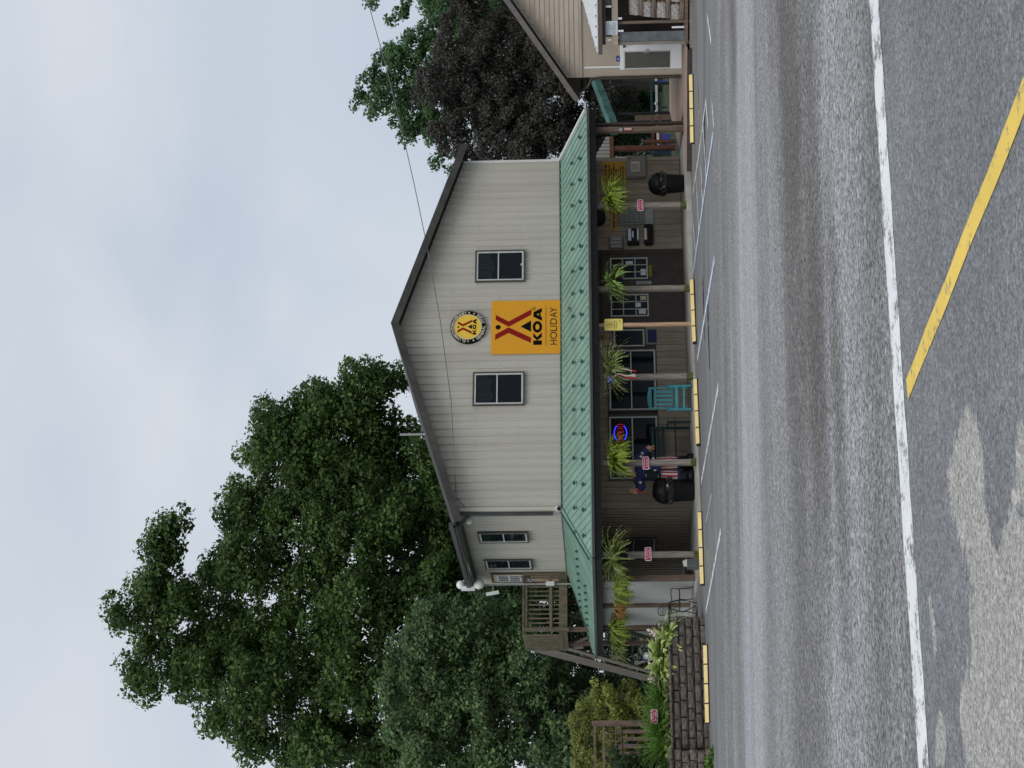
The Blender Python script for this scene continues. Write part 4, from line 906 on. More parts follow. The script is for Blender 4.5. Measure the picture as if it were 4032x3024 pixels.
# flag ribbon bow on the third post
t = thing('ribbon_bow', 'stars and stripes ribbon bow tied to the third post', 'ribbon', (17.05,-.3,1.95))
mb = MB(); mb.ball((16.93,-.34,2.2), .115, 14, 8, .9); bb = build('blue_puff', mb, MT['navy'], t); bb.data.materials[0] = mat('flag_blue', (.035,.055,.30), .7, .1)
mb = MB()
for i in range(14):
    a = 2.4*i; e = -.7+1.5*i/13; d = Vector((math.cos(a)*math.cos(e), math.sin(a)*math.cos(e), math.sin(e))); c = Vector((16.93,-.34,2.2))+d*.117
    u = d.cross(Vector((0,0,1))).normalized(); v = u.cross(d); o = [c+u*(q[0])+v*(q[1]) for q in star(0,0,.023)]; mb.add(o, [tuple(range(10))])
build('star', mb, MT['whitec'], t, kind='stuff')
def ribbon(pts, w, m, name='ribbon'):
    mb = MB(); n = len(pts); vs = []
    for i, p in enumerate(pts):
        d = Vector(pts[min(i+1,n-1)])-Vector(pts[max(0,i-1)]); s = Vector((d.z,0,-d.x)).normalized()*w/2
        vs += [Vector(p)-s, Vector(p)+s]
    mb.add(vs, [(2*i,2*i+1,2*i+3,2*i+2) for i in range(n-1)]); build(name, mb, MT[m], t)
ribbon([(16.97,-.42,2.12),(17.04,-.44,2.03),(17.02,-.44,1.93),(16.98,-.43,1.82),(16.99,-.42,1.7),(17.03,-.41,1.58)], .035, 'whitec')
ribbon([(17.0,-.4,2.0),(17.1,-.44,2.13),(17.22,-.43,2.1),(17.25,-.42,2.0),(17.18,-.43,1.92),(17.16,-.42,1.78),(17.13,-.41,1.66)], .035, 'whitec')
ribbon([(17.13,-.41,1.66),(17.12,-.42,1.6),(17.11,-.41,1.54)], .05, 'redc')
ribbon([(16.98,-.41,2.08),(17.0,-.43,2.0),(16.99,-.42,1.92)], .05, 'redc')
ribbon([(16.95,-.4,1.86),(16.93,-.42,1.72),(16.92,-.41,1.52)], .05, 'redc'); ribbon([(17.0,-.39,1.84),(16.99,-.4,1.7),(16.985,-.4,1.55)], .04, 'whitec')

# little flag ornament on the right end post
t = thing('flag_ornament', 'small striped flag ornament on the brown end post', 'ornament', (24.62,-.13,1.75))
mb = MB(); mb.prism(star(24.62,1.8,.085), -.125, -.105); build('star', mb, MT['greyl'], t)
for k in range(4):
    mb = MB(); mb.box(24.58+.02*k, 24.599+.02*k, -.125, -.108, 1.5, 1.71); build('stripe', mb, MT['redc' if k%2 == 0 else 'whitec'], t)
mb = MB(); mb.box(24.575,24.665,-.127,-.106,1.71,1.74); build('bar', mb, MT['navy'], t)

# ------------------------------------------------------------------ patriotic figure behind the second post
t = thing('patriotic_figure', 'patriotic cloth figure in starry blue coat and striped trousers behind the porch post', 'figure', (14.95,1.2,.06))
def skin(name, joints, edges, radii, m, parent, lv=2):
    me = bpy.data.meshes.new(name); off = wloc(parent); me.from_pydata([tuple(Vector(j)-off) for j in joints], edges, [])
    o = bpy.data.objects.new(name, me); COL.objects.link(o); o.parent = parent
    md = o.modifiers.new('skin', 'SKIN'); md.use_smooth_shade = True
    for i, r in enumerate(radii): me.skin_vertices[0].data[i].radius = (r, r)
    me.skin_vertices[0].data[0].use_root = True
    sb = o.modifiers.new('sub', 'SUBSURF'); sb.levels = lv; sb.render_levels = lv
    dg = bpy.context.evaluated_depsgraph_get(); m2 = bpy.data.meshes.new_from_object(o.evaluated_get(dg)); o.modifiers.clear(); o.data = m2; bpy.data.meshes.remove(me)
    m2.name = name; m2.materials.clear(); m2.materials.append(m); return o
fx, fy = 14.95, 1.2
J = [(fx,fy,1.0),(fx,fy,1.2),(fx,fy,1.45),(fx,fy,1.6),(fx,fy,1.72),(fx,fy,1.86),          # pelvis .. head
     (fx-.17,fy,1.0),(fx-.19,fy,.6),(fx-.2,fy,.2),(fx+.17,fy,1.0),(fx+.19,fy,.6),(fx+.2,fy,.2),
     (fx-.26,fy,1.52),(fx-.46,fy-.02,1.44),(fx-.6,fy-.06,1.58),(fx+.26,fy,1.52),(fx+.46,fy-.02,1.36),(fx+.58,fy-.06,1.22)]
Ed = [(0,1),(1,2),(2,3),(3,4),(4,5),(0,6),(6,7),(7,8),(0,9),(9,10),(10,11),(3,12),(12,13),(13,14),(3,15),(15,16),(16,17)]
body = skin('body', J, Ed, [.2,.2,.2,.14,.085,.12,.13,.12,.1,.13,.12,.1,.11,.085,.06,.11,.085,.06], MT['skin'], t)
mb = MB(); mb.lathe((fx,fy,0), [(.33,.93),(.29,1.1),(.265,1.25),(.29,1.42),(.27,1.55),(.13,1.64)], 20, 1.05, .8); coat = build('coat', mb, MT['navy'], t, True)
for sx in (-1, 1):
    mb = MB(); pts = [(fx+sx*.2,fy,1.54),(fx+sx*.33,fy-.01,1.49),(fx+sx*.46,fy-.03,1.44 if sx < 0 else 1.36),(fx+sx*.56,fy-.05,1.53 if sx < 0 else 1.26)]
    mb.tube(pts, [.14,.13,.12,.115], 12); build('sleeve', mb, MT['navy'], coat, True)
    # hand: palm with four fingers and a thumb
    hx, hz = fx+sx*.6, 1.6 if sx < 0 else 1.22; up = 1 if sx < 0 else -1
    mb = MB(); mb.ball((hx,fy-.07,hz), .075, 12, 8, 1.1)
    for k in range(4): mb.tube([(hx-.045+.03*k,fy-.08,hz+up*.05),(hx-.05+.034*k,fy-.1,hz+up*(.11+.012*(k in (1,2)))),(hx-.05+.034*k,fy-.125,hz+up*(.14+.02*(k in (1,2))))], .017, 6)
    mb.tube([(hx+sx*-.05,fy-.08,hz-up*.02),(hx+sx*-.1,fy-.1,hz+up*.03),(hx+sx*-.115,fy-.11,hz+up*.07)], .018, 6); build('mitten', mb, MT['skin'], body, True)
    # striped trouser leg: alternate cloth gores
    lx = fx+sx*.2
    for q, mm in ((0,'redc'),(1,'whitec')):
        mb = MB(); nn = 20
        for k in range(nn):
            if k % 2 != q: continue
            a0, a1 = 2*PI*k/nn, 2*PI*(k+1)/nn; vs = []
            for z, r in ((.40,.155),(.7,.175),(1.02,.17)):
                for a in (a0, a1): vs.append((lx+r*math.cos(a)-sx*.02*(z>.9), fy+r*math.sin(a), z))
            mb.add(vs, [(0,1,3,2),(2,3,5,4)])
        build('trouser_stripe', mb, MT[mm], t)
    mb = MB(); mb.lathe((lx,fy,.06), [(.17,0),(.2,.06),(.19,.2),(.175,.34),(.16,.36)], 16, 1, .95); mb.lathe((lx+sx*.03,fy-.16,.06), [(.15,0),(.17,.08),(.13,.17),(.03,.2)], 14, 1.05, 1.2); build('boot', mb, MT['black'], t, True)
    mb = MB(); mb.lathe((lx,fy,.4), [(.165,0),(.18,.02),(.18,.07),(.165,.09)], 16); build('boot_cuff', mb, MT['navy'], t)
mb = MB()
for (x, z) in [(-.25,1.3),(.22,1.12),(.1,1.38),(-.12,1.08),(-.4,1.47),(.42,1.4),(.28,1.44),(-.05,1.24),(-.28,1.03)]:
    yy = fy-.3 if abs(x) < .33 else fy-.17; mb.prism(star(fx+x, z, .05), yy-.01, yy)
build('star', mb, MT['whitec'], coat, kind='stuff')
mb = MB(); mb.lathe((fx,fy,1.86), [(.2,.0),(.2,.02),(.13,.03),(.125,.22),(.05,.24)], 18); build('hat', mb, MT['whitec'], t)
mb = MB(); mb.lathe((fx,fy-.06,1.62), [(.02,0),(.09,.1),(.11,.2),(.05,.26)], 12, 1.1, .7); build('beard', mb, MT['cream'], t, True)
mb = MB(); mb.tube([(fx-.6,fy-.14,1.6),(fx-.7,fy-.14,1.28)], .022, 6); build('red_stick', mb, MT['redc'], t)
mb = MB(); mb.prism([(fx-.36,1.0),(fx-.12,1.0),(fx-.12,1.32),(fx-.36,1.32)], fy-.32, fy-.24); build('bag', mb, MT['black'], t, bevel=.02)

# ------------------------------------------------------------------ trash cans
def trash_can():
    t = thing('trash_can', 'x', 'trash can', (0,0,0), 'black trash cans on the porch')
    mb = MB(); mb.lathe((0,0,0), [(.235,0),(.25,.03),(.285,.66),(.29,.68)], 24); build('body', mb, MT['black'], t, True)
    mb = MB(); mb.lathe((0,0,.66), [(.3,0),(.325,.03),(.325,.1),(.3,.16),(.25,.25),(.16,.32),(.03,.34)], 24); build('lid', mb, MT['black'], t, True)
    mb = MB(); r = random.Random(5); vs = []; n = 26
    for z, rr in ((.68,.3),(.63,.345),(.55,.325),(.5,.30)):
        for i in range(n): a = 2*PI*i/n; q = rr+r.uniform(-.02,.03); vs.append((q*math.cos(a), q*math.sin(a), z+r.uniform(-.025,.02)))
    mb.add(vs, [(k*n+i, k*n+(i+1)%n, (k+1)*n+(i+1)%n, (k+1)*n+i) for k in range(3) for i in range(n)]); build('bag_rim', mb, mat('bin_liner', (.012,.012,.014), .25, .2), t)
    mb = MB(); mb.box(-.15,.15,-.3,-.24,.79,.9); build('flap', mb, MT['black'], t, bevel=.02)
    return t
tc1 = trash_can(); tc1.location = (23.35, .75, .05); tc1['label'] = 'black domed trash can below the utility box and bright fern'
dup(tc1, (14.36, 1.15, .06), .8, 'black domed trash can beside the patriotic figure', scale=(1.08,1.08,1.1))

# ------------------------------------------------------------------ rocking chair and bench
t = thing('rocking_chair', 'teal slatted rocking chair facing the parking lot', 'rocking chair', (0,0,0))
def bx(name, *a, m='teal', p=t, bv=.005): mb = MB(); mb.box(*a); return build(name, mb, MT[m], p, bevel=bv)
def br(name, a, b, w, h, m='teal', p=t): mb = MB(); mb.bar(a, b, w, h); return build(name, mb, MT[m], p)
for sx in (-1, 1):
    br('back_post', (sx*.27,.24,.08), (sx*.27,.40,1.13), .05, .05); br('front_leg', (sx*.31,-.22,.07), (sx*.31,-.24,.62), .055, .055)
    mb = MB(); mb.tube([(sx*.31,-.45,.06),(sx*.31,-.25,.03),(sx*.31,.05,.022),(sx*.31,.3,.04),(sx*.31,.55,.1)], .024, 6); build('rocker', mb, MT['teal'], t)
    bx('armrest', sx*.32-.05, sx*.32+.05, -.3, .32, .62, .65)
mb = MB(); mb.prism([(-.29,1.05),(.29,1.05),(.29,1.11),(.15,1.155),(0,1.17),(-.15,1.155),(-.29,1.11)], .37, .4); build('top_rail', mb, MT['teal'], t)
br('back_rail', (-.27,.375,.98), (.27,.375,.98), .05, .03); br('back_rail', (-.27,.29,.50), (.27,.29,.50), .05, .03)
for k in range(4): br('back_slat', (-.168+.112*k,.285,.50), (-.168+.112*k,.372,.98), .072, .016)
for k in range(5): bx('seat_slat', -.29, .29, -.25+.1*k, -.165+.1*k, .42, .438)
bx('seat_apron', -.29, .29, -.262, -.24, .37, .45); br('stretcher', (-.3,-.23,.22), (.3,-.23,.22), .03, .05)
t.location = (16.83, .75, .06); t.rotation_euler = (0,0,R(-22))
t = thing('porch_bench', 'dark green slatted bench against the porch wall behind the teal chair', 'bench', (15.9,1.95,.06))
for z in (1.08, .96, .8): bx('back_slat', 15.3, 16.55, 2.1, 2.13, z-.045, z+.045, m='dkgreen', p=t)
for k in range(4): bx('seat_slat', 15.3, 16.55, 1.62+.11*k, 1.71+.11*k, .46, .485, m='dkgreen', p=t)
for x in (15.36, 16.49): bx('leg', x-.03, x+.03, 1.62, 1.68, .06, .66, m='dkgreen', p=t); bx('leg', x-.03, x+.03, 2.06, 2.12, .06, 1.13, m='dkgreen', p=t); bx('armrest', x-.04, x+.04, 1.6, 2.1, .661, .69, m='dkgreen', p=t)

# grey bin behind the corner post, faucet
t = thing('planter_box', 'slate grey square planter with a folded white sheet behind the corner post', 'planter', (12.15,.42,.05))
mb = MB(); mb.box(12.02,12.24,.3,.55,.05,.36); build('box', mb, MT['slate'], t, bevel=.01)
mb = MB(); mb.add([(12.04,.32,.365),(12.24,.32,.365),(12.24,.5,.47),(12.1,.5,.44)], [(0,1,2,3)]); build('sheet', mb, MT['whitew'], t)

# ------------------------------------------------------------------ wrought iron chairs and table by the side porch
def iron_chair():
    t = thing('garden_chair', 'x', 'garden chair', (0,0,0), 'black wrought iron garden set')
    mb = MB()
    for sx in (-1, 1): mb.tube([(sx*.22,.3,0),(sx*.22,.22,.25),(sx*.23,.2,.45),(sx*.24,.27,.7),(sx*.22,.36,.95),(sx*.1,.4,1.02)], .013, 6)
    mb.tube([(-.1,.4,1.02),(0,.405,1.035),(.1,.4,1.02)], .013, 6); build('back_frame', mb, MT['iron'], t)
    mb = MB()
    for k in range(7): mb.tube([(-.18+.06*k,.21,.47),(-.18+.06*k,.27,.7),(-.16+.053*k,.37,.98)], .005, 5)
    for z, y in ((.6,.24),(.75,.285),(.9,.34)): mb.tube([(-.23,y,z),(.23,y,z)], .005, 5)
    build('back_grille', mb, MT['iron'], t)
    mb = MB(); mb.prism([(-.23,.43),(.23,.43),(.23,.45),(-.23,.45)], -.22, .22); build('seat', mb, MT['iron'], t, bevel=.008)
    for sx in (-1, 1):
        mb = MB(); mb.tube([(sx*.26,-.27,0),(sx*.23,-.22,.2),(sx*.22,-.2,.44)], .013, 6); build('leg', mb, MT['iron'], t)
        mb = MB(); mb.tube([(sx*.24,.22,.66),(sx*.27,.0,.68),(sx*.26,-.18,.66),(sx*.24,-.2,.5),(sx*.22,-.19,.44)], .013, 6); build('armrest', mb, MT['iron'], t)
    return t
c1 = iron_chair(); c1.location = (12.0, 3.3, .0); c1.rotation_euler = (0,0,R(115)); c1['label'] = 'black wrought iron chair turned sideways near the brown side post'
dup(c1, (11.3, 4.4, 0), R(-60), 'black wrought iron chair half hidden behind the end of the block wall')
t = thing('garden_table', 'round black wrought iron table between the two iron chairs', 'garden table', (11.65,3.6,0), 'black wrought iron garden set')
mb = MB(); mb.lathe((11.65,3.6,.7), [(.33,0),(.34,.01),(.34,.03),(.33,.035)], 22); build('table_top', mb, MT['iron'], t)
for k in range(3):
    a = 2*PI*k/3; mb = MB(); mb.tube([(11.65+.26*math.cos(a),3.6+.26*math.sin(a),0),(11.65+.1*math.cos(a),3.6+.1*math.sin(a),.35),(11.65+.2*math.cos(a),3.6+.2*math.sin(a),.7)], .013, 6); build('leg', mb, MT['iron'], t)
# ------------------------------------------------------------------ upper wooden deck and stairs
t = thing('wooden_deck', 'weathered raised wooden deck with railing and long side stairs', 'deck', (13.4, 9.2, 0))
def bar(name, a, b, w, h, m='deckw', p=None): mb = MB(); mb.bar(a, b, w, h); return build(name, mb, MT[m], p or t)
def bxx(name, x0, x1, y0, y1, z0, z1, m='deckw', p=None): mb = MB(); mb.box(x0,x1,y0,y1,z0,z1); return build(name, mb, MT[m], p or t)
DX0, DX1, DY0, DY1, DZ = 12.43, XL-.05, 8.3, 10.2, 3.82
for k in range(13): bxx('deck_board', DX0, DX1, DY0+.146*k, DY0+.146*k+.138, DZ-.035, DZ)
bxx('rim_joist', DX0, DX1, DY0-.045, DY0-.004, DZ-.25, DZ-.002); bxx('rim_joist', DX0-.045, DX0-.004, DY0-.04, DY1, DZ-.25, DZ-.002); bxx('rim_joist', DX0, DX1, DY1, DY1+.04, DZ-.25, DZ-.002)
for x in (DX0+.05, DX1-.06): bxx('rail_post', x-.05, x+.05, DY0-.145, DY0-.047, DZ-.3, 4.87)
bxx('top_rail', DX0-.02, DX1, DY0-.12, DY0+.02, 4.872, 4.91); bxx('lower_rail', DX0+.1, DX1-.12, DY0-.09, DY0-.05, DZ+.2, DZ+.29); bxx('upper_rail', DX0+.1, DX1-.12, DY0-.09, DY0-.05, 4.77, 4.868)
n = 12
for k in range(n): x = DX0+.13+(DX1-DX0-.28)*k/(n-1); bxx('baluster', x-.02, x+.02, DY0-.047, DY0-.008, DZ-.1, 4.86)
bxx('side_top_rail', DX0-.06, DX0+.06, DY0+.02, DY1+.1, 4.872, 4.91)
for k in range(13): y = DY0+.12+.15*k; bxx('baluster', DX0-.085, DX0-.047, y-.03, y+.03, DZ-.1, 4.87)
# legs and braces under the deck
for (x, y) in ((DX0+.1,DY0+.1),(DX0+.1,DY1-.1),(DX1-.4,DY1-.1)): bxx('leg', x-.06, x+.06, y-.06, y+.06, 0, DZ-.251, 'wood2')
bar('brace', (DX0+.1,DY0+.05,1.3), (DX1-.6,DY0+.08,3.3), .04, .14, 'wood2'); bar('brace', (DX0+.1,DY0+.05,2.3), (DX0+.1,DY1,3.5), .04, .12, 'wood2')
for z in (1.0, 1.9, 2.7): bar('cross_rail', (DX0+.1,DY0+.02,z), (DX0+.1,DY1-.05,z), .04, .14, 'wood2')
# stairs run away from the camera down to the lawn behind
SY0, SY1, SZ1 = DY1+.04, 14.6, .12
slope = (SZ1-DZ)/(SY1-SY0)
for x in (DX0, DX0+1.1): bar('stringer', (x,SY0,DZ-.16), (x,SY1,SZ1-.04), .045, .26, 'wood')
for k in range(19):
    y = SY0+(SY1-SY0)*(k+.5)/19; z = DZ+slope*(y-SY0); bxx('stair_tread', DX0+.03, DX0+1.07, y-.13, y+.1, z-.04, z, 'wood')
bar('handrail', (DX0-.02,SY0,DZ+1.0), (DX0-.02,SY1,SZ1+.98), .05, .14, 'wood')
for k in range(3): bar('side_board', (DX0-.03,SY0,DZ+.82-.2*k), (DX0-.03,SY1,SZ1+.8-.2*k), .025, .17, 'wood')
for k in range(4): y = SY0+.1+(SY1-SY0-.2)*k/3; z = DZ+slope*(y-SY0); bxx('stair_post', DX0+.0, DX0+.09, y-.045, y+.045, max(0,z-.6), z+1.0, 'wood')
bar('brace', (DX0+.05,11.2,.3), (DX0+.05,12.9,1.7), .04, .12, 'wood')

# antenna mast clamped to the deck corner
t = thing('antenna_mast', 'thin mast with two white globes and white antenna panels at the deck', 'antenna', (13.86,8.12,3.5))
bar('pole', (13.86,8.12,3.45), (13.86,8.12,6.8), .045, .045, 'greyl')
for z, r in ((6.78,.13),(6.22,.17)): mb = MB(); mb.ball((13.86,8.02 if z < 6.5 else 8.12,z), r, 18, 10); build('globe', mb, MT['lampg'], t, True)
bxx('antenna_panel', 13.66, 13.79, 8.02, 8.1, 6.34, 6.75, 'white'); bar('antenna_panel', (13.62,8.1,5.62), (13.55,8.1,6.0), .1, .05, 'white'); bxx('junction_box', 13.79, 13.91, 8.0, 8.09, 3.95, 4.2, 'white')
bar('bracket', (13.86,8.1,6.5), (13.7,8.08,6.5), .025, .025, 'greyl'); bar('bracket', (13.86,8.1,5.8), (13.58,8.1,5.8), .025, .025, 'greyl')
mb = MB(); mb.tube([(14.2,8.5,5.0),(14.1,8.3,4.7),(13.95,8.15,4.6),(13.86,8.1,4.5)], .012, 5); build('cable', mb, MT['iron'], t)

# ------------------------------------------------------------------ retaining wall of split blocks
t = thing('retaining_wall', 'dark grey brown split block retaining wall stepped at its right end', 'wall', (8.9, 0, 0))
def block(x0, x1, z0, z1, y0=.0, m='stone', d=.3, name='block'):
    mb = MB(); r = random; e = .004+.01*r.random(); dy = .018*r.random()
    x0 += e; x1 -= e; z0 += .005; z1 -= .005+.006*r.random(); xm = (x0+x1)/2+r.uniform(-.03,.03); zm = (z0+z1)/2; bu = .03+.02*r.random()
    c = [(x0,y0,z0),(x1,y0,z0),(x1,y0,z1),(x0,y0,z1),(x0+.03,y0-bu+r.uniform(-.012,.012),zm),(xm,y0-bu-.01+r.uniform(-.012,.012),z0+.04),(x1-.03,y0-bu+r.uniform(-.012,.012),zm),(xm,y0-bu+r.uniform(-.012,.012),z1-.03)]
    b = [(x0,y0+d,z0),(x1,y0+d,z0),(x1,y0+d,z1),(x0,y0+d,z1)]
    vs = [(p[0],p[1]-dy,p[2]) for p in c]+b
    mb.add(vs, [(4,5,6,7),(0,5,4),(0,1,5),(1,6,5),(1,2,6),(2,7,6),(2,3,7),(3,4,7),(3,0,4),(8,11,10,9),(0,8,9,1),(1,9,10,2),(2,10,11,3),(3,11,8,0)])
    return build(name, mb, MT[m], t)
H = .178
for row in range(5):
    x = 7.3+(.17 if row % 2 else 0)-.05; xe = 10.66-.0
    while x < xe-.05:
        w = random.choice((.3,.42,.42,.45)); x1 = min(x+w, xe); 
        if xe-x1 < .12: x1 = xe
        if not (row == 4 and x > 9.9): block(x, x1, -.06+H*row, -.06+H*(row+1), .03*row*.4)
        x = x1
x = 7.3
while x < 9.98: x1 = min(x+.42, 9.98); block(x, x1, -.06+5*H, -.06+5*H+.09, .0, d=.36, name='cap_stone'); x = x1
x = 9.98
while x < 10.66: x1 = min(x+.36, 10.68); block(x, x1, -.06+4*H, -.06+4*H+.09, .0, d=.36, name='cap_stone'); x = x1
r = random.Random(4)
for row in range(5):                                    # reddish rubble pier where the wall turns at the left
    for k in range(3): block(6.55+.26*k-.05*(row%2), 6.81+.26*k-.05*(row%2), -.06+H*1.05*row, -.06+H*1.05*(row+1), -.38+.03*r.random(), 'stone2', .45)
for k in range(3): block(6.5+.29*k, 6.79+.29*k, -.06+H*5.25, -.06+H*5.25+.1, -.42, 'stone', .6, 'cap_stone')
mb = MB(); mb.add([(5.5,.3,.86),(9.95,.3,.86),(9.95,2.6,.9),(5.5,2.6,.95),(9.95,.3,.68),(10.65,.3,.68),(10.9,2.4,.72),(9.95,2.4,.72)], [(0,1,2,3),(4,5,6,7)])
mb.add([(10.62,.3,-.1),(10.62,.3,.68),(10.85,2.4,.72),(10.85,2.4,-.1)], [(0,1,2,3)]); mb.add([(9.95,2.4,-.1),(10.85,2.4,-.1),(10.85,2.4,.72),(9.95,2.4,.72)],[(0,1,2,3)])
build('planting_bed', mb, MT['soil'], kind='structure', label='raised soil bed behind the block wall')
for k in range(4):                                      # end return of the wall, along the garden path
    pass

# ------------------------------------------------------------------ trellis fence at far left
t = thing('trellis_fence', 'grey brown trellis fence with a tall end post behind the plants', 'fence', (8.0,5.0,.9))
bxx('post', 8.96, 9.1, 4.93, 5.07, .3, 2.85, 'wood2')
for z in (2.74, 2.5): bxx('rail', 6.2, 8.95, 4.96, 5.02, z, z+.07, 'deckw')
for k in range(14): x = 8.82-.2*k; bxx('slat', x-.05, x+.05, 5.025, 5.045, .5, 2.15+.0*k, 'wood2')
for z in (2.05, 2.2, 2.35): bxx('thin_rail', 6.2, 8.95, 4.985, 5.005, z, z+.022, 'deckw')
for k in range(13): x = 8.75-.2*k; bxx('thin_stile', x-.011, x+.011, 4.966, 4.984, 2.1, 2.5, 'deckw')
t = thing('folded_parasol', 'blue folded parasol leaning behind the trellis fence', 'parasol', (8.7,6.6,1.0))
mb = MB(); mb.lathe((8.75,6.6,1.75), [(.02,0),(.05,.1),(.03,.35),(.008,.45)], 8); build('canopy', mb, mat('parasol_blue', (.06,.16,.5), .7, .1), t)
bar('pole', (8.75,6.6,.4), (8.75,6.6,1.76), .03, .03, 'greyl')

# ------------------------------------------------------------------ small tan building on the right, turned 42 degrees
PVX, PVY, CROT = 26.12, -.5, R(-42)
def place(o): o.rotation_euler = (0,0,CROT)
def P2(lx, ly): return (PVX+lx*math.cos(CROT)-ly*math.sin(CROT), PVY+lx*math.sin(CROT)+ly*math.cos(CROT))
def LB(name, x0, x1, y0, y1, z0, z1, m, p): mb = MB(); mb.box(PVX+x0,PVX+x1,PVY+y0,PVY+y1,z0,z1); return build(name, mb, MT[m] if isinstance(m, str) else m, p)
t = thing('tan_cottage', 'small tan clapboard building with white awning and white door', 'building', (PVX, PVY, 0)); COT = t
CY = PVY; XC0, XC1, XCA = PVX, PVX+9.0, PVX+4.5; CS = .675
def croof(x): return 3.0+CS*(min(x, 2*XCA-x)-(PVX-.52))
mb = MB(); mb.prism([(XC0,-.1),(XC1,-.1),(XC1,croof(XC1)-.06),(XCA,croof(XCA)-.06),(XC0,croof(XC0)-.06)], CY+.004, 6.5); build('wall', mb, MT['tanp'], t)
mb = MB(); mb.prism([(XC0,2.86),(XC1,2.86),(XC1,2.94),(XC0,2.94)], CY-.03, CY+.003); build('band_board', mb, MT['tanp'], t)
z = 2.945
while z < croof(XCA)-.25:
    z1 = z+.135; x0 = max(XC0, PVX-.52+(z1-3.0+.08)/CS)
    mb = MB(); mb.add([(x0,CY-.026,z),(2*XCA-x0,CY-.026,z),(2*XCA-x0,CY-.006,z1),(x0,CY-.006,z1),(x0,CY+.003,z),(2*XCA-x0,CY+.003,z)], [(0,1,2,3),(0,4,5,1)]); build('clapboard', mb, MT['clap'], t); z = z1
for x0, x1 in ((PVX-.58, XCA), (XCA, 2*XCA-PVX+.58)):
    mb = MB(); mb.prism([(x0,croof(x0)-.02),(x1,croof(x1)-.02),(x1,croof(x1)+.12),(x0,croof(x0)+.12)], CY-.36, 6.9); build('roof', mb, MT['rake'], t)
    mb = MB(); mb.prism([(x0,croof(x0)-.03),(x1,croof(x1)-.03),(x1,croof(x1)+.14),(x0,croof(x0)+.14)], CY-.40, CY-.364); build('rake_board', mb, MT['rake'] if x0 > XCA else mat('taupe_rake', (.15,.135,.12), .6, .1), t)
mb = MB(); mb.tube([(PVX-.4,CY+.1,2.9),(PVX-.25,CY-.02,2.7),(PVX-.05,CY-.05,2.6),(PVX-.03,CY-.05,2.4),(PVX-.03,CY-.05,.1)], .05, 6); build('downspout', mb, MT['brown'], t)
LB('conduit', .25,.30,-.03,-.002,1.79,2.8, 'white', t)
dd = build('door', (lambda m: (m.box(PVX+.19,PVX+.92,CY-.05,CY+.003,.07,1.79), m)[-1])(MB()), MT['white'], t, bevel=.008, label='white door with a large grey glass pane')
LB('pane', .235,.68,-.058,-.051,.40,1.65, mat('dull_screen', (.085,.08,.068), .35, .06), dd)
mb = MB()
for a in ((.68,.70,.4,1.68),(.20,.222,.42,1.68),(.224,.70,1.66,1.70)): mb.box(PVX+a[0],PVX+a[1],CY-.072,CY-.051,a[2],a[3])
build('door_trim', mb, MT['frame'], dd)
mb = MB(); mb.tube([(PVX+.66,CY-.06,.98),(PVX+.66,CY-.11,.99),(PVX+.66,CY-.11,1.12),(PVX+.66,CY-.06,1.13)], .014, 6); build('handle', mb, MT['greyl'], dd)
LB('lock', .715,.745,-.08,-.051,1.0,1.08, 'greyl', dd)
mb = MB(); mb.ball((PVX+.84,CY-.06,1.68), .04, 8, 6); build('wreath', mb, MT['greend'], dd)
s = thing('restroom_plaque', 'small blue plaque above the white door', 'sign', (PVX, PVY, 0))
mb = MB(); mb.prism(rrect(PVX+.42,PVX+.58,1.81,1.9,.02), CY-.02, CY-.001); build('plate', mb, MT['blues'], s)
mb = MB(); mb.prism([(PVX+.47,1.83),(PVX+.51,1.83),(PVX+.49,1.875)], CY-.024, CY-.0205); build('symbol', mb, MT['paper'], s); place(s)
# white metal awning over the firewood
AY, AX = PVY-2.0, PVX+.96; WM = mat('white_metal_roof', (.74,.77,.80), .5, .04, 2, .05, 20); HS = 2.0/1.18
mb = MB(); mb.slab([(AX,AY,2.44),(PVX+8,AY,2.44),(PVX+8,CY-.03,2.82),(AX+1.18,CY-.03,2.82)], .03); aw = build('awning_roof', mb, WM, t)
for k in range(26):
    x = AX+.12+.26*k; yy = min(CY-.04, AY+(x-AX)*HS); mb = MB(); mb.bar((x,AY,2.452), (x,yy,2.452+(yy-AY)*.19), .025, .02)
    if yy-AY > .15: build('roof_rib', mb, WM, aw)
mb = MB()
for k in range(24): mb.lathe((AX+.12+.28*k,AY+.04,2.45), [(.022,0),(.022,.025)], 6)
build('roof_screw', mb, MT['brown'], aw, kind='stuff')
LB('awning_gutter', .9,8,-2.05,-1.98,2.29,2.40, mat('brown_gutter', (.12,.085,.07), .5, .12), t); LB('awning_fascia', 1.15,8,-1.96,-1.92,2.2,2.33, 'brown', t)
place(t)
# firewood rack with wrapped bundles
t = thing('firewood_rack', 'open firewood rack with tan beam and grey side sheet under the awning', 'rack', (PVX, PVY, 0))
LB('beam', 1.12,8,-1.86,-1.80,1.87,2.03, 'tanp', t); LB('post', 1.10,1.19,-1.80,-1.70,-.1,1.868, 'wood', t); LB('side_sheet', 1.2,1.45,-1.79,-1.76,0.02,1.85, 'slate', t)
LB('post', 1.66,1.73,-1.78,-1.70,-.1,1.868, 'wood2', t); LB('post', 2.9,2.98,-1.78,-1.70,-.1,1.868, 'wood2', t)
LB('back_wall', 1.2,8,-.75,-.7,-.1,2.2, 'brown', t); LB('side_wall', 1.12,1.16,-1.68,-.76,-.1,1.86, 'brown', t)
LB('floor_beam', 1.1,8,-1.84,-.8,.0,.08, 'wood2', t); LB('sill', 1.0,8,-2.05,-1.9,-.14,-.04, 'wood', t)
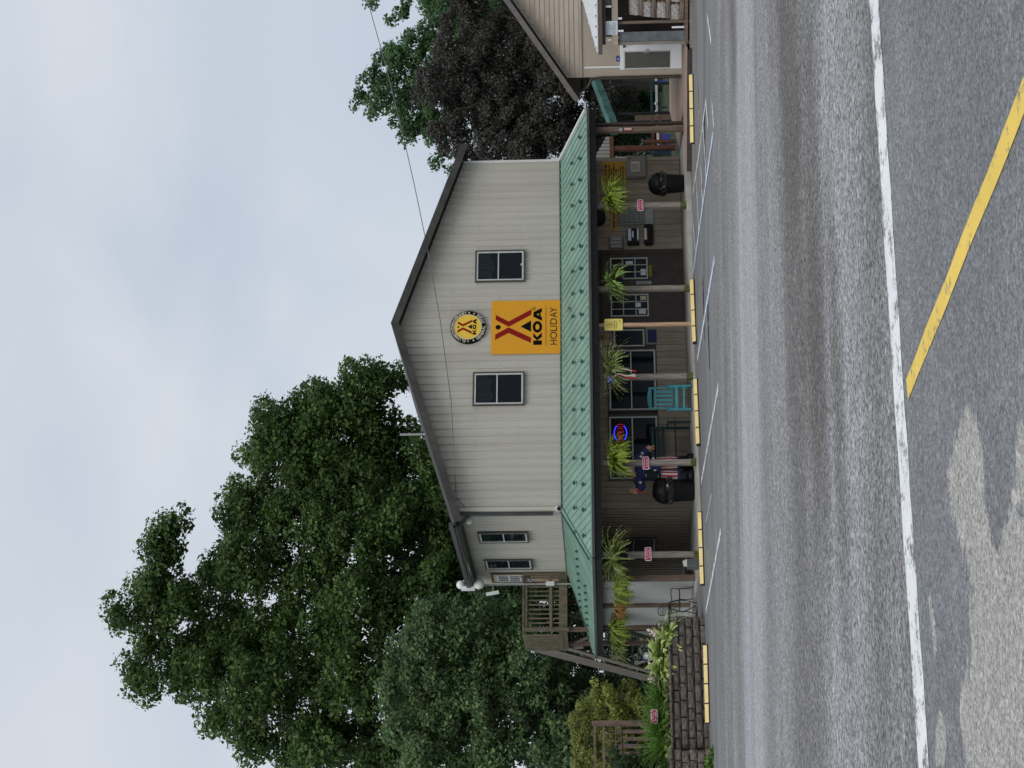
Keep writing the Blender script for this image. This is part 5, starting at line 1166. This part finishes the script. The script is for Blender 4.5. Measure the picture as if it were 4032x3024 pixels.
for x, z0, z1 in ((1.24,2.05,2.17),(1.47,1.72,1.865),(1.8,1.76,1.86),(2.12,2.04,2.2)): LB('bracket', x,x+.05,-1.9,-1.862,z0,z1, 'white', t)
LB('lamp_strip', 1.52,1.57,-1.80,-1.782,.1,.43, 'white', t); LB('shelf_box', 2.18,2.5,-1.78,-1.5,2.06,2.22, 'wood', t); place(t)
s = thing('price_notice', 'white price notice full of grey lines hung under the awning', 'notice', (PVX, PVY, 0))
LB('sheet', 1.40,1.76,-1.895,-1.88,1.88,2.2, 'paper', s)
mb = MB(); lines(mb, PVX+1.42, PVX+1.74, 1.91, 2.17, 8, PVY-1.898, 12, .55, .2); build('lettering', mb, mat('blue_grey_print', (.28,.33,.38), .6, .1), s, kind='stuff'); place(s)
def bundle():
    t = thing('firewood_bundle', 'x', 'firewood bundle', (0,0,0), 'wrapped firewood bundles')
    r = random.Random(2)
    for (y, z, rad) in ((-.1,.075,.075),(.05,.07,.07),(.17,.085,.06),(-.16,.2,.06),(-.02,.21,.075),(.13,.215,.07),(-.06,.32,.055),(.08,.325,.06)):
        mb = MB(); a0 = r.random()*6; n = 7; ln = .21+.03*r.random(); vs = []
        for sx in (-ln, ln):
            for i in range(n): a = a0+2*PI*i/n; q = rad*(1 if i % 3 else .82); vs.append((sx, y+q*math.cos(a), z+q*math.sin(a)))
        mb.add(vs, [(i,(i+1)%n,(i+1)%n+n,i+n) for i in range(n)]); mb.cur = 1; mb.add(vs, [tuple(range(n)), tuple(range(n,2*n))]); build('log', mb, [MT['log'], MT['logend']], t)
    mb = MB(); n = 18; vs = []
    for sx in (-.2,-.07,.06,.19):
        for i in range(n): a = 2*PI*i/n; q = 1+r.uniform(-.06,.06); vs.append((sx, .235*q*math.cos(a), .2+.2*q*math.sin(a)))
    mb.add(vs, [(k*n+i,k*n+(i+1)%n,(k+1)*n+(i+1)%n,(k+1)*n+i) for k in range(3) for i in range(n)]); build('plastic_wrap', mb, MT['film'], t, True)
    return t
bp = None
for lev, z, dx in [('bottom',.08,-.06),('second',.45,.0),('third',.82,.05),('top',1.17,.14)]:
    for col, x in (('left', 2.06), ('right', 2.58)):
        if bp is None: bp = bundle(); o = bp
        else: o = dup(bp, (0,0,0))
        q = P2(x+dx-.08+random.uniform(-.03,.03), -1.5); o.location = (q[0], q[1], z); o.rotation_euler = (random.uniform(-.1,.1), 0, CROT+random.uniform(-.08,.08)); o['label'] = '%s wrapped firewood bundle in the %s column of the rack' % (lev, col)

# ------------------------------------------------------------------ boardwalk between the buildings
t = thing('boardwalk', 'brown plank boardwalk between the two buildings', 'boardwalk', (PVX, PVY, 0)); LB('shade_board', -2.3,1.0,-2.16,-2.13,-.2,.035, 'brown', t)  # the dark front board stands in for the shadow under the planks
ly = -2.15
while ly < 8.0:
    xa, xb = -2.35, (1.05 if ly < -1.9 else 1.09) if ly < -.1 else -.03
    while xa < xb:                                     # keep clear of the porch slab and the house wall
        q = P2(xa, ly+.09)
        if (q[1] > -.25 and q[0] < 25.35) or q[0] < 22.75: xa += .08
        else: break
    if xb-xa > .2: LB('plank', xa, xb, ly, ly+.172, .03, .06+.005*random.random(), 'plank', t)
    ly += .18
place(t); t['kind'] = 'structure'
# lean-to with teal metal roof far back in the passage
t = thing('teal_roof_shelter', 'teal roofed lean-to at the back of the passage between the buildings', 'shelter', (31.4,9,0))
mb = MB(); mb.slab([(32.7,8.8,2.70),(30.4,8.8,2.0),(30.4,9.6,1.98),(32.7,9.6,2.68)], .24); build('roof', mb, MT['teal2'], t)
for k in range(6): mb = MB(); x = 30.5+.4*k; mb.bar((30.42,8.78+.0*k,1.77+.0*k),(32.6,8.78,2.49),.02,.03) if k == 0 else mb.bar((x,8.79,2.0+.327*(x-30.4)-.2),(x,8.79,2.0+.327*(x-30.4)),.02,.02); build('roof_rib', mb, MT['teal2'], t)
for x, y in ((30.88,9.0),(32.4,9.0),(30.88,9.5),(32.4,9.5)): bxx('post', x-.035, x+.035, y-.035, y+.035, -.1, 1.75 if x < 31 else 2.3, 'iron')
bxx('screen_board', 30.62, 30.82, 9.02, 9.06, -.1, 1.15, 'wood2'); bxx('rail', 30.9, 32.4, 8.98, 9.02, .52, .6, 'dkgreen')
for k in range(6): bxx('pale_slat', 31.6+.2*k, 31.66+.2*k, 11.4, 11.43, -.08, .32, 'dkgreen')
# orange brown gate with lattice, blue playground rails
t = thing('lattice_gate', 'orange brown wooden gate with dark lattice and shingled cap', 'gate', (28.2,6,0))
for z in (.66, .42): bxx('rail', 27.7, 28.85, 5.97, 6.03, z-.03, z+.05, 'redwood')
bxx('post', 27.6, 27.75, 5.93, 6.07, -.05, 1.95, 'redwood'); bxx('post', 27.86, 27.96, 5.95, 6.05, -.05, .95, 'redwood'); bxx('cap_beam', 27.2, 28.1, 5.9, 6.1, 1.94, 2.06, 'redwood')
for k in range(9): bar('lattice_strip', (27.15+.07*k,5.99,.1), (27.55+.07*k,5.99,.9), .012, .03, 'dkgreen'); bar('lattice_strip', (27.75-.07*k,6.01,.1), (27.35-.07*k,6.01,.9), .012, .03, 'dkgreen')
for k in range(7): mb = MB(); x = 27.22+.13*k; mb.prism([(x,2.07),(x+.1,2.07),(x+.1,2.56-.065*k),(x+.05,2.6-.065*k),(x,2.56-.06*k)], 5.94, 5.98); build('shingle', mb, MT['greyl'], t)
t = thing('white_cabinet', 'small white cabinet behind the right wall corner', 'cabinet', (25.3,2.7,1.56))
bxx('body', 25.19, 25.36, 2.6, 2.9, 1.56, 1.89, 'white'); bxx('lid', 25.19, 25.38, 2.58, 2.92, 1.892, 1.93, 'white')
t = thing('playground_rail', 'blue and white playground rail beyond the boardwalk', 'playground rail', (30.6,10.5,0))
bxx('rail', 30.2, 33.2, 10.4, 10.46, .28, .36, 'white'); bxx('post', 30.15, 30.27, 10.4, 10.5, -.1, .5, 'blue'); bxx('post', 33.0, 33.1, 10.4, 10.5, -.1, .42, 'blue'); bxx('panel', 30.28, 30.9, 10.42, 10.46, -.1, .22, 'blue')
for k in range(4): mb = MB(); mb.ball((31.1+.35*k,10.38,.34), .065, 10, 6); build('white_knob', mb, MT['white'], t)
# ------------------------------------------------------------------ foliage
def leaves(C, Rr, n_per, size, seed, shell=.55, flat_=.75, aspect=.62, jit=.5):
    """folded leaves scattered through clumps: C clump centres (k,3), Rr radii; leaves crowd the outside of each clump"""
    g = np.random.default_rng(seed); k = len(C); N_ = int(np.sum(n_per)); idx = np.repeat(np.arange(k), n_per)
    d = g.normal(size=(N_,3)); d /= np.linalg.norm(d, axis=1)[:,None]; d[:,2] *= flat_
    rr = Rr[idx]*(shell+(1-shell)*g.random(N_)**.6)*(1+.12*g.normal(size=N_))
    P = C[idx]+d*rr[:,None]
    nrm = d*.7+g.normal(size=(N_,3))*jit+np.array([0,-.15,.55]); nrm /= np.linalg.norm(nrm, axis=1)[:,None]
    t = g.normal(size=(N_,3)); t -= nrm*np.sum(t*nrm, axis=1)[:,None]; t /= np.linalg.norm(t, axis=1)[:,None]; b = np.cross(nrm, t)
    s = size*(.45+1.1*g.random(N_)**1.3)[:,None]; w = s*aspect
    V = np.stack([P-t*s*.5, P+b*w*.5-nrm*s*.12, P+t*s*.5, P-b*w*.5-nrm*s*.12], axis=1).reshape(-1,3)
    F = np.arange(N_*4, dtype=np.int32).reshape(-1,4)
    return V, F
def clumps(lobes, Y, depth, per, crad, seed):
    """small clumps over the surface and through each lobe (X, Z, r) of a crown standing at depth Y"""
    g = np.random.default_rng(seed); C = []; Rr = []
    for (x, z, r) in lobes:
        m = max(3, int(per*r*r)); d = g.normal(size=(m,3)); d /= np.linalg.norm(d, axis=1)[:,None]; q = r*(.35+.65*g.random(m)**.5)*np.where(g.random(m) < .13, 1.0+.3*g.random(m), 1.0); yo = g.uniform(-.6,.6)*depth
        C.append(np.stack([x+d[:,0]*q*.92, Y+yo+d[:,1]*q*1.1, z+d[:,2]*q*.92], axis=1)); Rr.append(crad*(.7+.6*g.random(m)))
    return np.concatenate(C), np.concatenate(Rr)
def limb(mb, a, b, r0, r1, rng, sag=.1, k=6):
    a = Vector(a); b = Vector(b); pts = []
    for i in range(k+1):
        q = i/k; p = a.lerp(b, q); 
        if 0 < i < k: p = p+Vector((rng.uniform(-1,1),rng.uniform(-1,1),rng.uniform(-.5,1)))*sag
        pts.append(p)
    mb.tube(pts, r0, 8, r1)
def tree(name, label, cat, lobes, Y, trunk, lm, leaf, per=7, crad=.45, npl=90, depth=2.5, seed=1, group=None, limbs=8, tz=0.0, tr=.3, shell=.5, aspect=.62):
    t = thing(name, label, cat, (trunk[0], Y, tz), group)
    C, Rr = clumps(lobes, Y, depth, per, crad, seed)
    n = np.maximum(8, (npl*(Rr/crad)**2).astype(int)); V, F = leaves(C, Rr, n, leaf, seed+1, shell, aspect=aspect)
    V -= np.array([trunk[0], Y, tz]); arrmesh('crown', V, F, lm, t)
    if tr > 0:
        rng = random.Random(seed); mb = MB(); zt = trunk[1]
        limb(mb, (trunk[0],Y,tz-.2), (trunk[0]+.2,Y,tz+zt), tr, tr*.75, rng, .08)
        L_ = sorted(lobes, key=lambda l: -l[2])[:limbs]
        for (x, z, r) in L_:
            st = Vector((trunk[0]+.2, Y, tz+zt)); mid = st.lerp(Vector((x, Y, z)), .45)+Vector((0,0,.4)); limb(mb, st, mid, tr*.55, tr*.32, rng, .2); limb(mb, mid, (x, Y+rng.uniform(-1,1), z+r*.5), tr*.32, .03, rng, .25)
        build('trunk', mb, MT['bark'], t, True)
    return t
G_MAPLE = leafmat('maple_leaf', (.04,.085,.025), (.075,.145,.04), (.165,.25,.065), .5, .42)
G_MID = leafmat('soft_green_leaf', (.06,.115,.05), (.105,.18,.075), (.22,.32,.12), .55, .4)
G_RIGHT = leafmat('bright_tree_leaf', (.04,.09,.034), (.07,.15,.054), (.135,.235,.09), .5, .4)
G_BEECH = leafmat('copper_leaf', (.035,.034,.030), (.064,.060,.052), (.125,.108,.094), .5, .28)
G_GOLD = leafmat('golden_shrub_leaf', (.15,.20,.05), (.28,.32,.08), (.48,.46,.13), .6, .4)
G_DARK = leafmat('dark_shrub_leaf', (.022,.05,.018), (.036,.075,.026), (.07,.12,.042), .55, .3)
G_LIME = leafmat('lime_leaf', (.34,.44,.12), (.52,.62,.24), (.74,.78,.46), .5, .45)
G_GRASSY = leafmat('fresh_green_leaf', (.075,.17,.025), (.12,.25,.04), (.19,.33,.07), .5, .4)
MAPLE = [(18.7,23.8,.58),(20.3,22.9,.93),(17.5,22.8,.52),(16.3,22.9,.69),(15.5,22.0,.69),(18.6,22.5,1.1),(21.5,22.0,.99),(22.4,21.3,.7),(19.7,21.3,1.39),(17.3,21.1,1.37),(16.0,20.1,1.25),(25.1,19.4,.59),(24.0,19.3,.93),(21.5,19.9,1.27),(18.6,19.5,1.49),(16.3,18.7,1.25),(14.6,18.7,.9),(13.8,18.9,.56),(13.2,17.4,.9),(28.9,18.0,.54),(27.6,17.1,1.24),(26.4,18.3,.82),(23.8,18.2,1.51),(20.9,17.9,1.61),(18.0,17.5,1.59),(15.2,17.0,1.46),(13.3,16.0,1.0),(28.7,16.0,1.12),(29.2,14.7,.89),(29.6,13.3,.71),(30.0,11.9,.53),(26.2,15.2,1.75),(23.2,15.8,1.73),(20.3,15.6,1.71),(17.4,15.3,1.69),(14.6,15.0,1.56),(12.9,14.4,1.0),(27.6,12.9,1.52),(24.4,13.1,1.73),(21.4,13.2,1.82),(18.5,13.0,1.8),(15.7,12.8,1.78),(13.3,13.1,1.44),(27.2,11.1,1.4),(24.3,10.7,1.49),(22.0,10.6,1.7),(19.1,10.4,1.68),(16.8,9.9,1.67),(14.1,10.4,1.77),(18.5,8.3,1.56),(19.0,6.7,1.34),(14.6,8.2,1.66),(29.1,13.8,.9),(28.6,14.9,1.0),(28.3,13.2,1.1),(28.1,15.6,1.0),(30.3,12.3,.5),(29.9,14.1,.5),(29.3,12.8,.8),(26.6,17.3,1.0),(21.5,8.6,1.6),(23.5,9.0,1.6),(25.8,9.4,1.5),(20.5,7.0,1.5),(16.6,7.6,1.5),(12.5,11.6,1.2),(26.0,13.0,1.5),(22.8,11.8,1.5),(25.7,16.2,1.15),(24.4,13.5,1.1),(22.2,14.6,1.2),(25.9,14.9,1.1)]
MID = [(14.6,9.3,.64),(13.9,9.9,.55),(13.0,9.7,.77),(12.4,10.1,.5),(11.5,9.6,.81),(10.4,9.2,.81),(15.1,8.4,.82),(13.9,8.5,1.18),(12.4,8.3,1.26),(11.0,8.1,1.26),(14.9,7.2,1.09),(13.3,6.7,1.35),(11.7,6.7,1.35),(10.5,6.3,1.25),(14.8,5.7,1.0),(13.3,5.1,1.26),(11.9,5.0,1.26),(10.5,4.5,1.16),(12.9,3.8,.99),(11.7,3.6,.9),(10.3,3.2,.98),(9.8,8.4,1.07),(9.4,6.7,1.25)]
RIGHT = [(45.6,14.4,.55),(46.7,14.0,.63),(44.6,13.3,.71),(46.0,13.0,.97),(47.1,13.3,.59),(48.1,12.5,.66),(48.9,11.9,.5),(47.2,12.0,1.05),(45.1,11.5,1.35),(43.8,11.9,.77),(43.3,10.6,1.02),(46.6,10.8,1.43),(42.1,10.0,.63),(44.8,10.0,1.28),(48.4,10.7,.92),(43.9,9.1,1.15),(46.5,8.5,1.4),(45,7,1.5)]
RIGHT2 = [(53.1,10.4,1.27),(53.8,11.0,.85),(51.6,9.6,1.25),(54.9,10.8,1.42),(54.1,9.2,1.7),(52,7.5,1.6),(55,7.3,1.7)]
BRANCH = [(37.9,11.0,.4),(37.6,10.2,.42),(37.2,9.9,.32),(37.9,9.6,.35),(38.7,10.6,.8),(38.9,9.7,.9),(40.2,10.3,1.32),(40.5,8.8,1.3),(41.8,9.8,1.5),(41.6,11.3,1.4)]
BEECH = [(36.1,9.1,.82),(37.7,8.9,.83),(39.4,8.6,.9),(34.8,8.3,.81),(34.0,7.9,.61),(40.6,8.2,.75),(35.5,7.4,1.23),(37.7,7.5,1.35),(39.6,7.2,1.16),(34.2,6.5,1.06),(36.1,6.5,1.34),(38.3,6.2,1.36),(34.1,5.4,1.01),(35.8,5.4,1.23),(37.3,5.0,1.24),(34.1,4.5,1.01),(35.6,4.3,1.12),(34.1,3.8,.81),(35.4,3.5,.92),(36.5,2.9,.82),(34.7,2.7,.71),(35.8,2.2,.72),(36.4,1.5,.62),(41.4,7.6,1.29),(38.5,4.3,1.2),(40.3,5.6,1.2),(37.1,6.0,1.15),(35.3,5.2,1.03),(37.0,4.7,.94),(37.2,4.0,.73),(34.8,3.4,.82),(35.5,6.2,1.13),(37.1,7.8,1.15),(37.3,7.0,1.04),(33.9,3.0,.61),(33.7,4.5,.65),(33.7,6.0,.65),(33.7,7.2,.55),(33.2,5.2,.7),(33.3,6.6,.6),(38.2,7.9,1.0),(36.6,8.3,.9)]
tree('maple_tree', 'tall spreading dark green maple behind the house at left', 'tree', MAPLE, 30, (19.6,6.5), G_MAPLE, .20, per=19, crad=.6, npl=115, depth=3.2, seed=3, limbs=16, tr=.42)
tree('hornbeam_tree', 'rounded grey green tree left of the wooden deck, in front of the maple', 'tree', MID, 17, (12.2,2.0), G_MID, .15, per=22, crad=.42, npl=130, depth=1.6, seed=5, limbs=8, tr=.2)
tree('lime_tree', 'pointed green tree standing above the copper beech at right', 'tree', RIGHT, 30, (45.6,5.0), G_RIGHT, .20, per=17, crad=.45, npl=80, depth=1.6, seed=8, limbs=8, tr=.25)
tree('lime_tree', 'light green tree behind the copper beech at the right edge', 'tree', RIGHT2, 34, (53.5,5.0), G_RIGHT, .2, per=14, crad=.5, npl=80, depth=1.6, seed=9, limbs=5, tr=.25)
tree('maple_tree', 'maple whose leafy branch tip hangs into the top right of the sky', 'tree', BRANCH, 12, (42.5,6.5), G_RIGHT, .15, per=10, crad=.26, npl=60, depth=.5, seed=10, limbs=6, tr=.25)
tree('copper_beech', 'dense dark purple copper beech between the two buildings', 'tree', BEECH, 16, (36.6,2.2), G_BEECH, .11, per=30, crad=.34, npl=130, depth=1.8, seed=12, limbs=9, tr=.3, shell=.4)
tree('hedge_bush', 'wide dark hedge closing the passage behind the teal roofed lean-to', 'bush', [(39.3,1.9,1.0),(37.8,1.9,1.0),(36.4,1.9,.9),(38.4,1.0,1.0),(36.7,1.1,1.0),(39.3,.2,.9),(37.8,.2,.9),(36.4,-.1,.8),(36.9,2.6,.8),(35.6,1.2,.9),(35.4,2.2,.8)], 20, (38,.5), G_DARK, .12, per=24, crad=.38, npl=100, depth=.5, seed=71, limbs=3, tr=.06, group='bushes in the passage')
for i, (lb, Y, lab) in enumerate([([(43.2,.9,1.3),(43.4,-.2,1.1),(42.4,1.9,1.2)],26,'dark green hedge bush deep in the passage at right'), ([(41.9,0,1.2),(41.3,1.0,1.2)],25,'dark green hedge bush in the middle of the passage'), ([(40.0,0,1.1),(40.6,.9,1.2),(39.3,1.9,1.3)],24,'dark green hedge bush behind the lattice gate')]):
    tree('hedge_bush', lab, 'bush', lb, Y, (lb[0][0],.5), G_DARK, .13, per=20, crad=.4, npl=100, depth=.6, seed=20+i, limbs=2, tr=.06, group='bushes in the passage')
GOLD = [(9.3,3.2,.37),(9.8,2.9,.48),(10.2,2.5,.44),(8.8,2.9,.55),(9.9,2.2,.66),(10.4,1.8,.3),(8.4,3.1,.44),(9.1,2.2,.66),(9.8,1.6,.52),(8.4,2.2,.66),(7.7,2.8,.6),(7.6,2.0,.6),(9.0,1.3,.5)]
tree('golden_arborvitae', 'large rounded yellow green arborvitae behind the trellis fence', 'shrub', GOLD, 7, (9.0,.9), G_GOLD, .07, per=110, crad=.17, npl=95, depth=.25, seed=31, limbs=5, tr=.08)
tree('dark_shrub', 'dark green round shrub in front of the trellis at far left', 'shrub', [(7.3,1.8,.39),(7.3,2.1,.29),(7.5,1.4,.3),(7.55,2.3,.18),(7.2,1.2,.36),(6.8,1.7,.5)], 1.6, (7.2,.3), G_DARK, .06, per=150, crad=.13, npl=90, depth=.15, seed=33, limbs=3, tr=.04, tz=.85)
for i, (lb, Y, lab) in enumerate([([(12.8,2.1,.6),(12.6,1.2,.6),(12.1,2.5,.6),(12.9,2.9,.6)],17.5,'dark shrub behind the foot of the deck stairs'), ([(11.0,2.8,1.2),(11.0,1.4,1.1),(12.4,1.8,1.1),(9.6,2.2,1.1),(12.0,3.9,1.2),(13.2,3.6,1.2),(10.4,3.9,1.2),(9.0,3.4,1.2),(8.0,2.4,1.2),(13.3,2.4,1.1),(13.6,1.2,1.0)],22,'dark shrub row behind the golden arborvitae'), ([(14.4,3.7,1.1),(13.4,2.6,1.1),(14.8,1.3,1.0),(16.3,4.7,1.0),(17.1,5.7,.9),(16.5,3.2,1.2),(18.3,4.2,1.3),(17.6,6.7,.7),(16.7,6.2,.8),(17.9,5.7,.8),(17.1,5.2,.9),(16.0,4.5,.9),(15.9,6.0,.8),(16.8,3.9,.9),(18.4,6.2,.7),(15.1,3.2,1.0),(14.6,4.8,.8)],22,'dark leafy thicket seen through the deck railing')]):
    tree('dark_shrub', lab, 'shrub', lb, Y, (lb[0][0],.6), G_DARK, .12, per=24, crad=.38, npl=100, depth=.5, seed=40+i, limbs=3, tr=.06, group='shrubs behind the garden')
# plants along the block wall
def clump_plant(name, label, x, y, z, kind, seed, sc=1.0, group='plants on the block wall'):
    t = thing(name, label, 'plant', (x, y, z), group); r = random.Random(seed)
    if kind == 'hosta':
        V, F = fronds(110, .42*sc, seed, (.4,1.45), .75, .04*sc, .05, True); arrmesh('leaves', V, F, G_LIME, t)
        V, F = fronds(45, .34*sc, seed+1, (.1,1.2), .9, .045*sc, .05, True); arrmesh('leaves', V, F, G_LIME, t)
    elif kind == 'green':
        V, F = fronds(110, .55*sc, seed, (.5,1.5), .55, .02, .05, False); arrmesh('leaves', V, F, G_GRASSY, t)
        V, F = fronds(70, .42*sc, seed+1, (.2,1.4), .7, .02, .05, True); arrmesh('leaves', V, F, G_GRASSY, t)
    else:
        V, F = fronds(60, .3*sc, seed, (.3,1.4), .7, .02, .04, True); arrmesh('leaves', V, F, G_LIME, t)
    return t
for i, (x, lab) in enumerate([(10.25,'lime hosta at the right end of the block wall'),(9.95,'lime hosta just left of the wall step'),(9.65,'lime hosta below the tallest pink flowers'),(9.35,'lime hosta meeting the fresh green plants')]):
    clump_plant('hosta', lab, x, .55+.1*(i%2), .7 if x > 9.98 else .88, 'hosta', 50+i, 1.9 if i < 3 else 1.6)
for i, (x, y, s, lab) in enumerate([(8.95,.8,.9,'fresh green plant next to the hostas'),(8.6,.7,1.0,'fresh green plant right of the staked pink notice'),(8.25,.85,1.1,'fresh green plant behind the staked pink notice'),(7.9,.7,1.05,'fresh green plant left of the staked pink notice'),(7.6,.6,1.1,'fresh green plant nearest the reddish pier')]):
    clump_plant('leafy_plant', lab, x, y, .88, 'green', 60+i, s*1.75)
def cover(name, label, spots, kind_mat, sc):
    VV = []; FF = []
    for i, (x, y, z, s_) in enumerate(spots):
        V, F = fronds(60, .3*sc*s_, 80+i, (.3,1.4), .7, .02, .04, True); o = len(VV); VV += [(v[0]+x, v[1]+y, v[2]+z) for v in V]; FF += [tuple(k+o for k in f) for f in F]
    o = arrmesh(name, VV, FF, kind_mat); o['kind'] = 'stuff'; o['label'] = label; return o
cover('edging_plants', 'small yellow green edging plants spilling over the cap stones', [(7.4+.22*i,.3+.05*(i%2),.92,.9) for i in range(10)], G_LIME, 1.0)
PETAL = mat('pale_pink_petal', (.80,.62,.60), .7, .08)
for i, (x, z, lab) in enumerate([(10.42,1.38,'pale pink flower spray at the right end of the bed'),(10.3,1.2,'pale pink flower spray above the end hosta'),(9.75,1.42,'pale pink flower spray under the stair stringer'),(9.55,1.3,'pale pink flower spray beside the stair foot'),(9.3,1.38,'pale pink flower spray leftmost above the hostas')]):
    t = thing('flower_spray', lab, 'flower', (x, .75, .9), 'pale pink flower sprays'); r = random.Random(i); mb = MB(); st = []
    for k in range(3):
        a = r.uniform(-.12,.12); top = (x+a, .75+r.uniform(-.05,.05), z-.07*k); st.append(top); mb.tube([(x,.75,.9),(x+a*.4,.75,(z+.9)/2),top], .006, 4)
    build('stem', mb, MT['greend'], t); mb = MB()
    for tp in st:
        for k in range(7): mb.ball((tp[0]+r.uniform(-.045,.045), tp[1]+r.uniform(-.05,.03), tp[2]-.04*k*.6+r.uniform(-.01,.02)), r.uniform(.02,.034), 6, 4)
    build('blossom', mb, PETAL, t)
t = thing('garden_disc', 'blue and white round garden ornament among the hostas', 'ornament', (9.95,1.3,1.35))
mb = MB(); mb.prism(ngon(9.97,1.42,.12,.12,20), 1.28, 1.31); build('disc', mb, MT['navy'], t)
mb = MB(); mb.prism(ngon(9.99,1.41,.09,.09,16), 1.265, 1.279); build('white_face', mb, MT['greyl'], t)
mb = MB(); mb.box(9.96,9.98,1.29,1.305,.85,1.31); build('stake', mb, MT['iron'], t)
# weeds at the foot of the reddish pier
cover('weeds', 'low green weeds growing at the foot of the reddish pier', [(6.75,-1.0,0,1.2),(6.95,-.85,0,1.0),(6.5,-1.25,0,1.1),(7.05,-1.35,0,.7),(6.6,-.8,0,1.2)], G_GRASSY, 1.0)
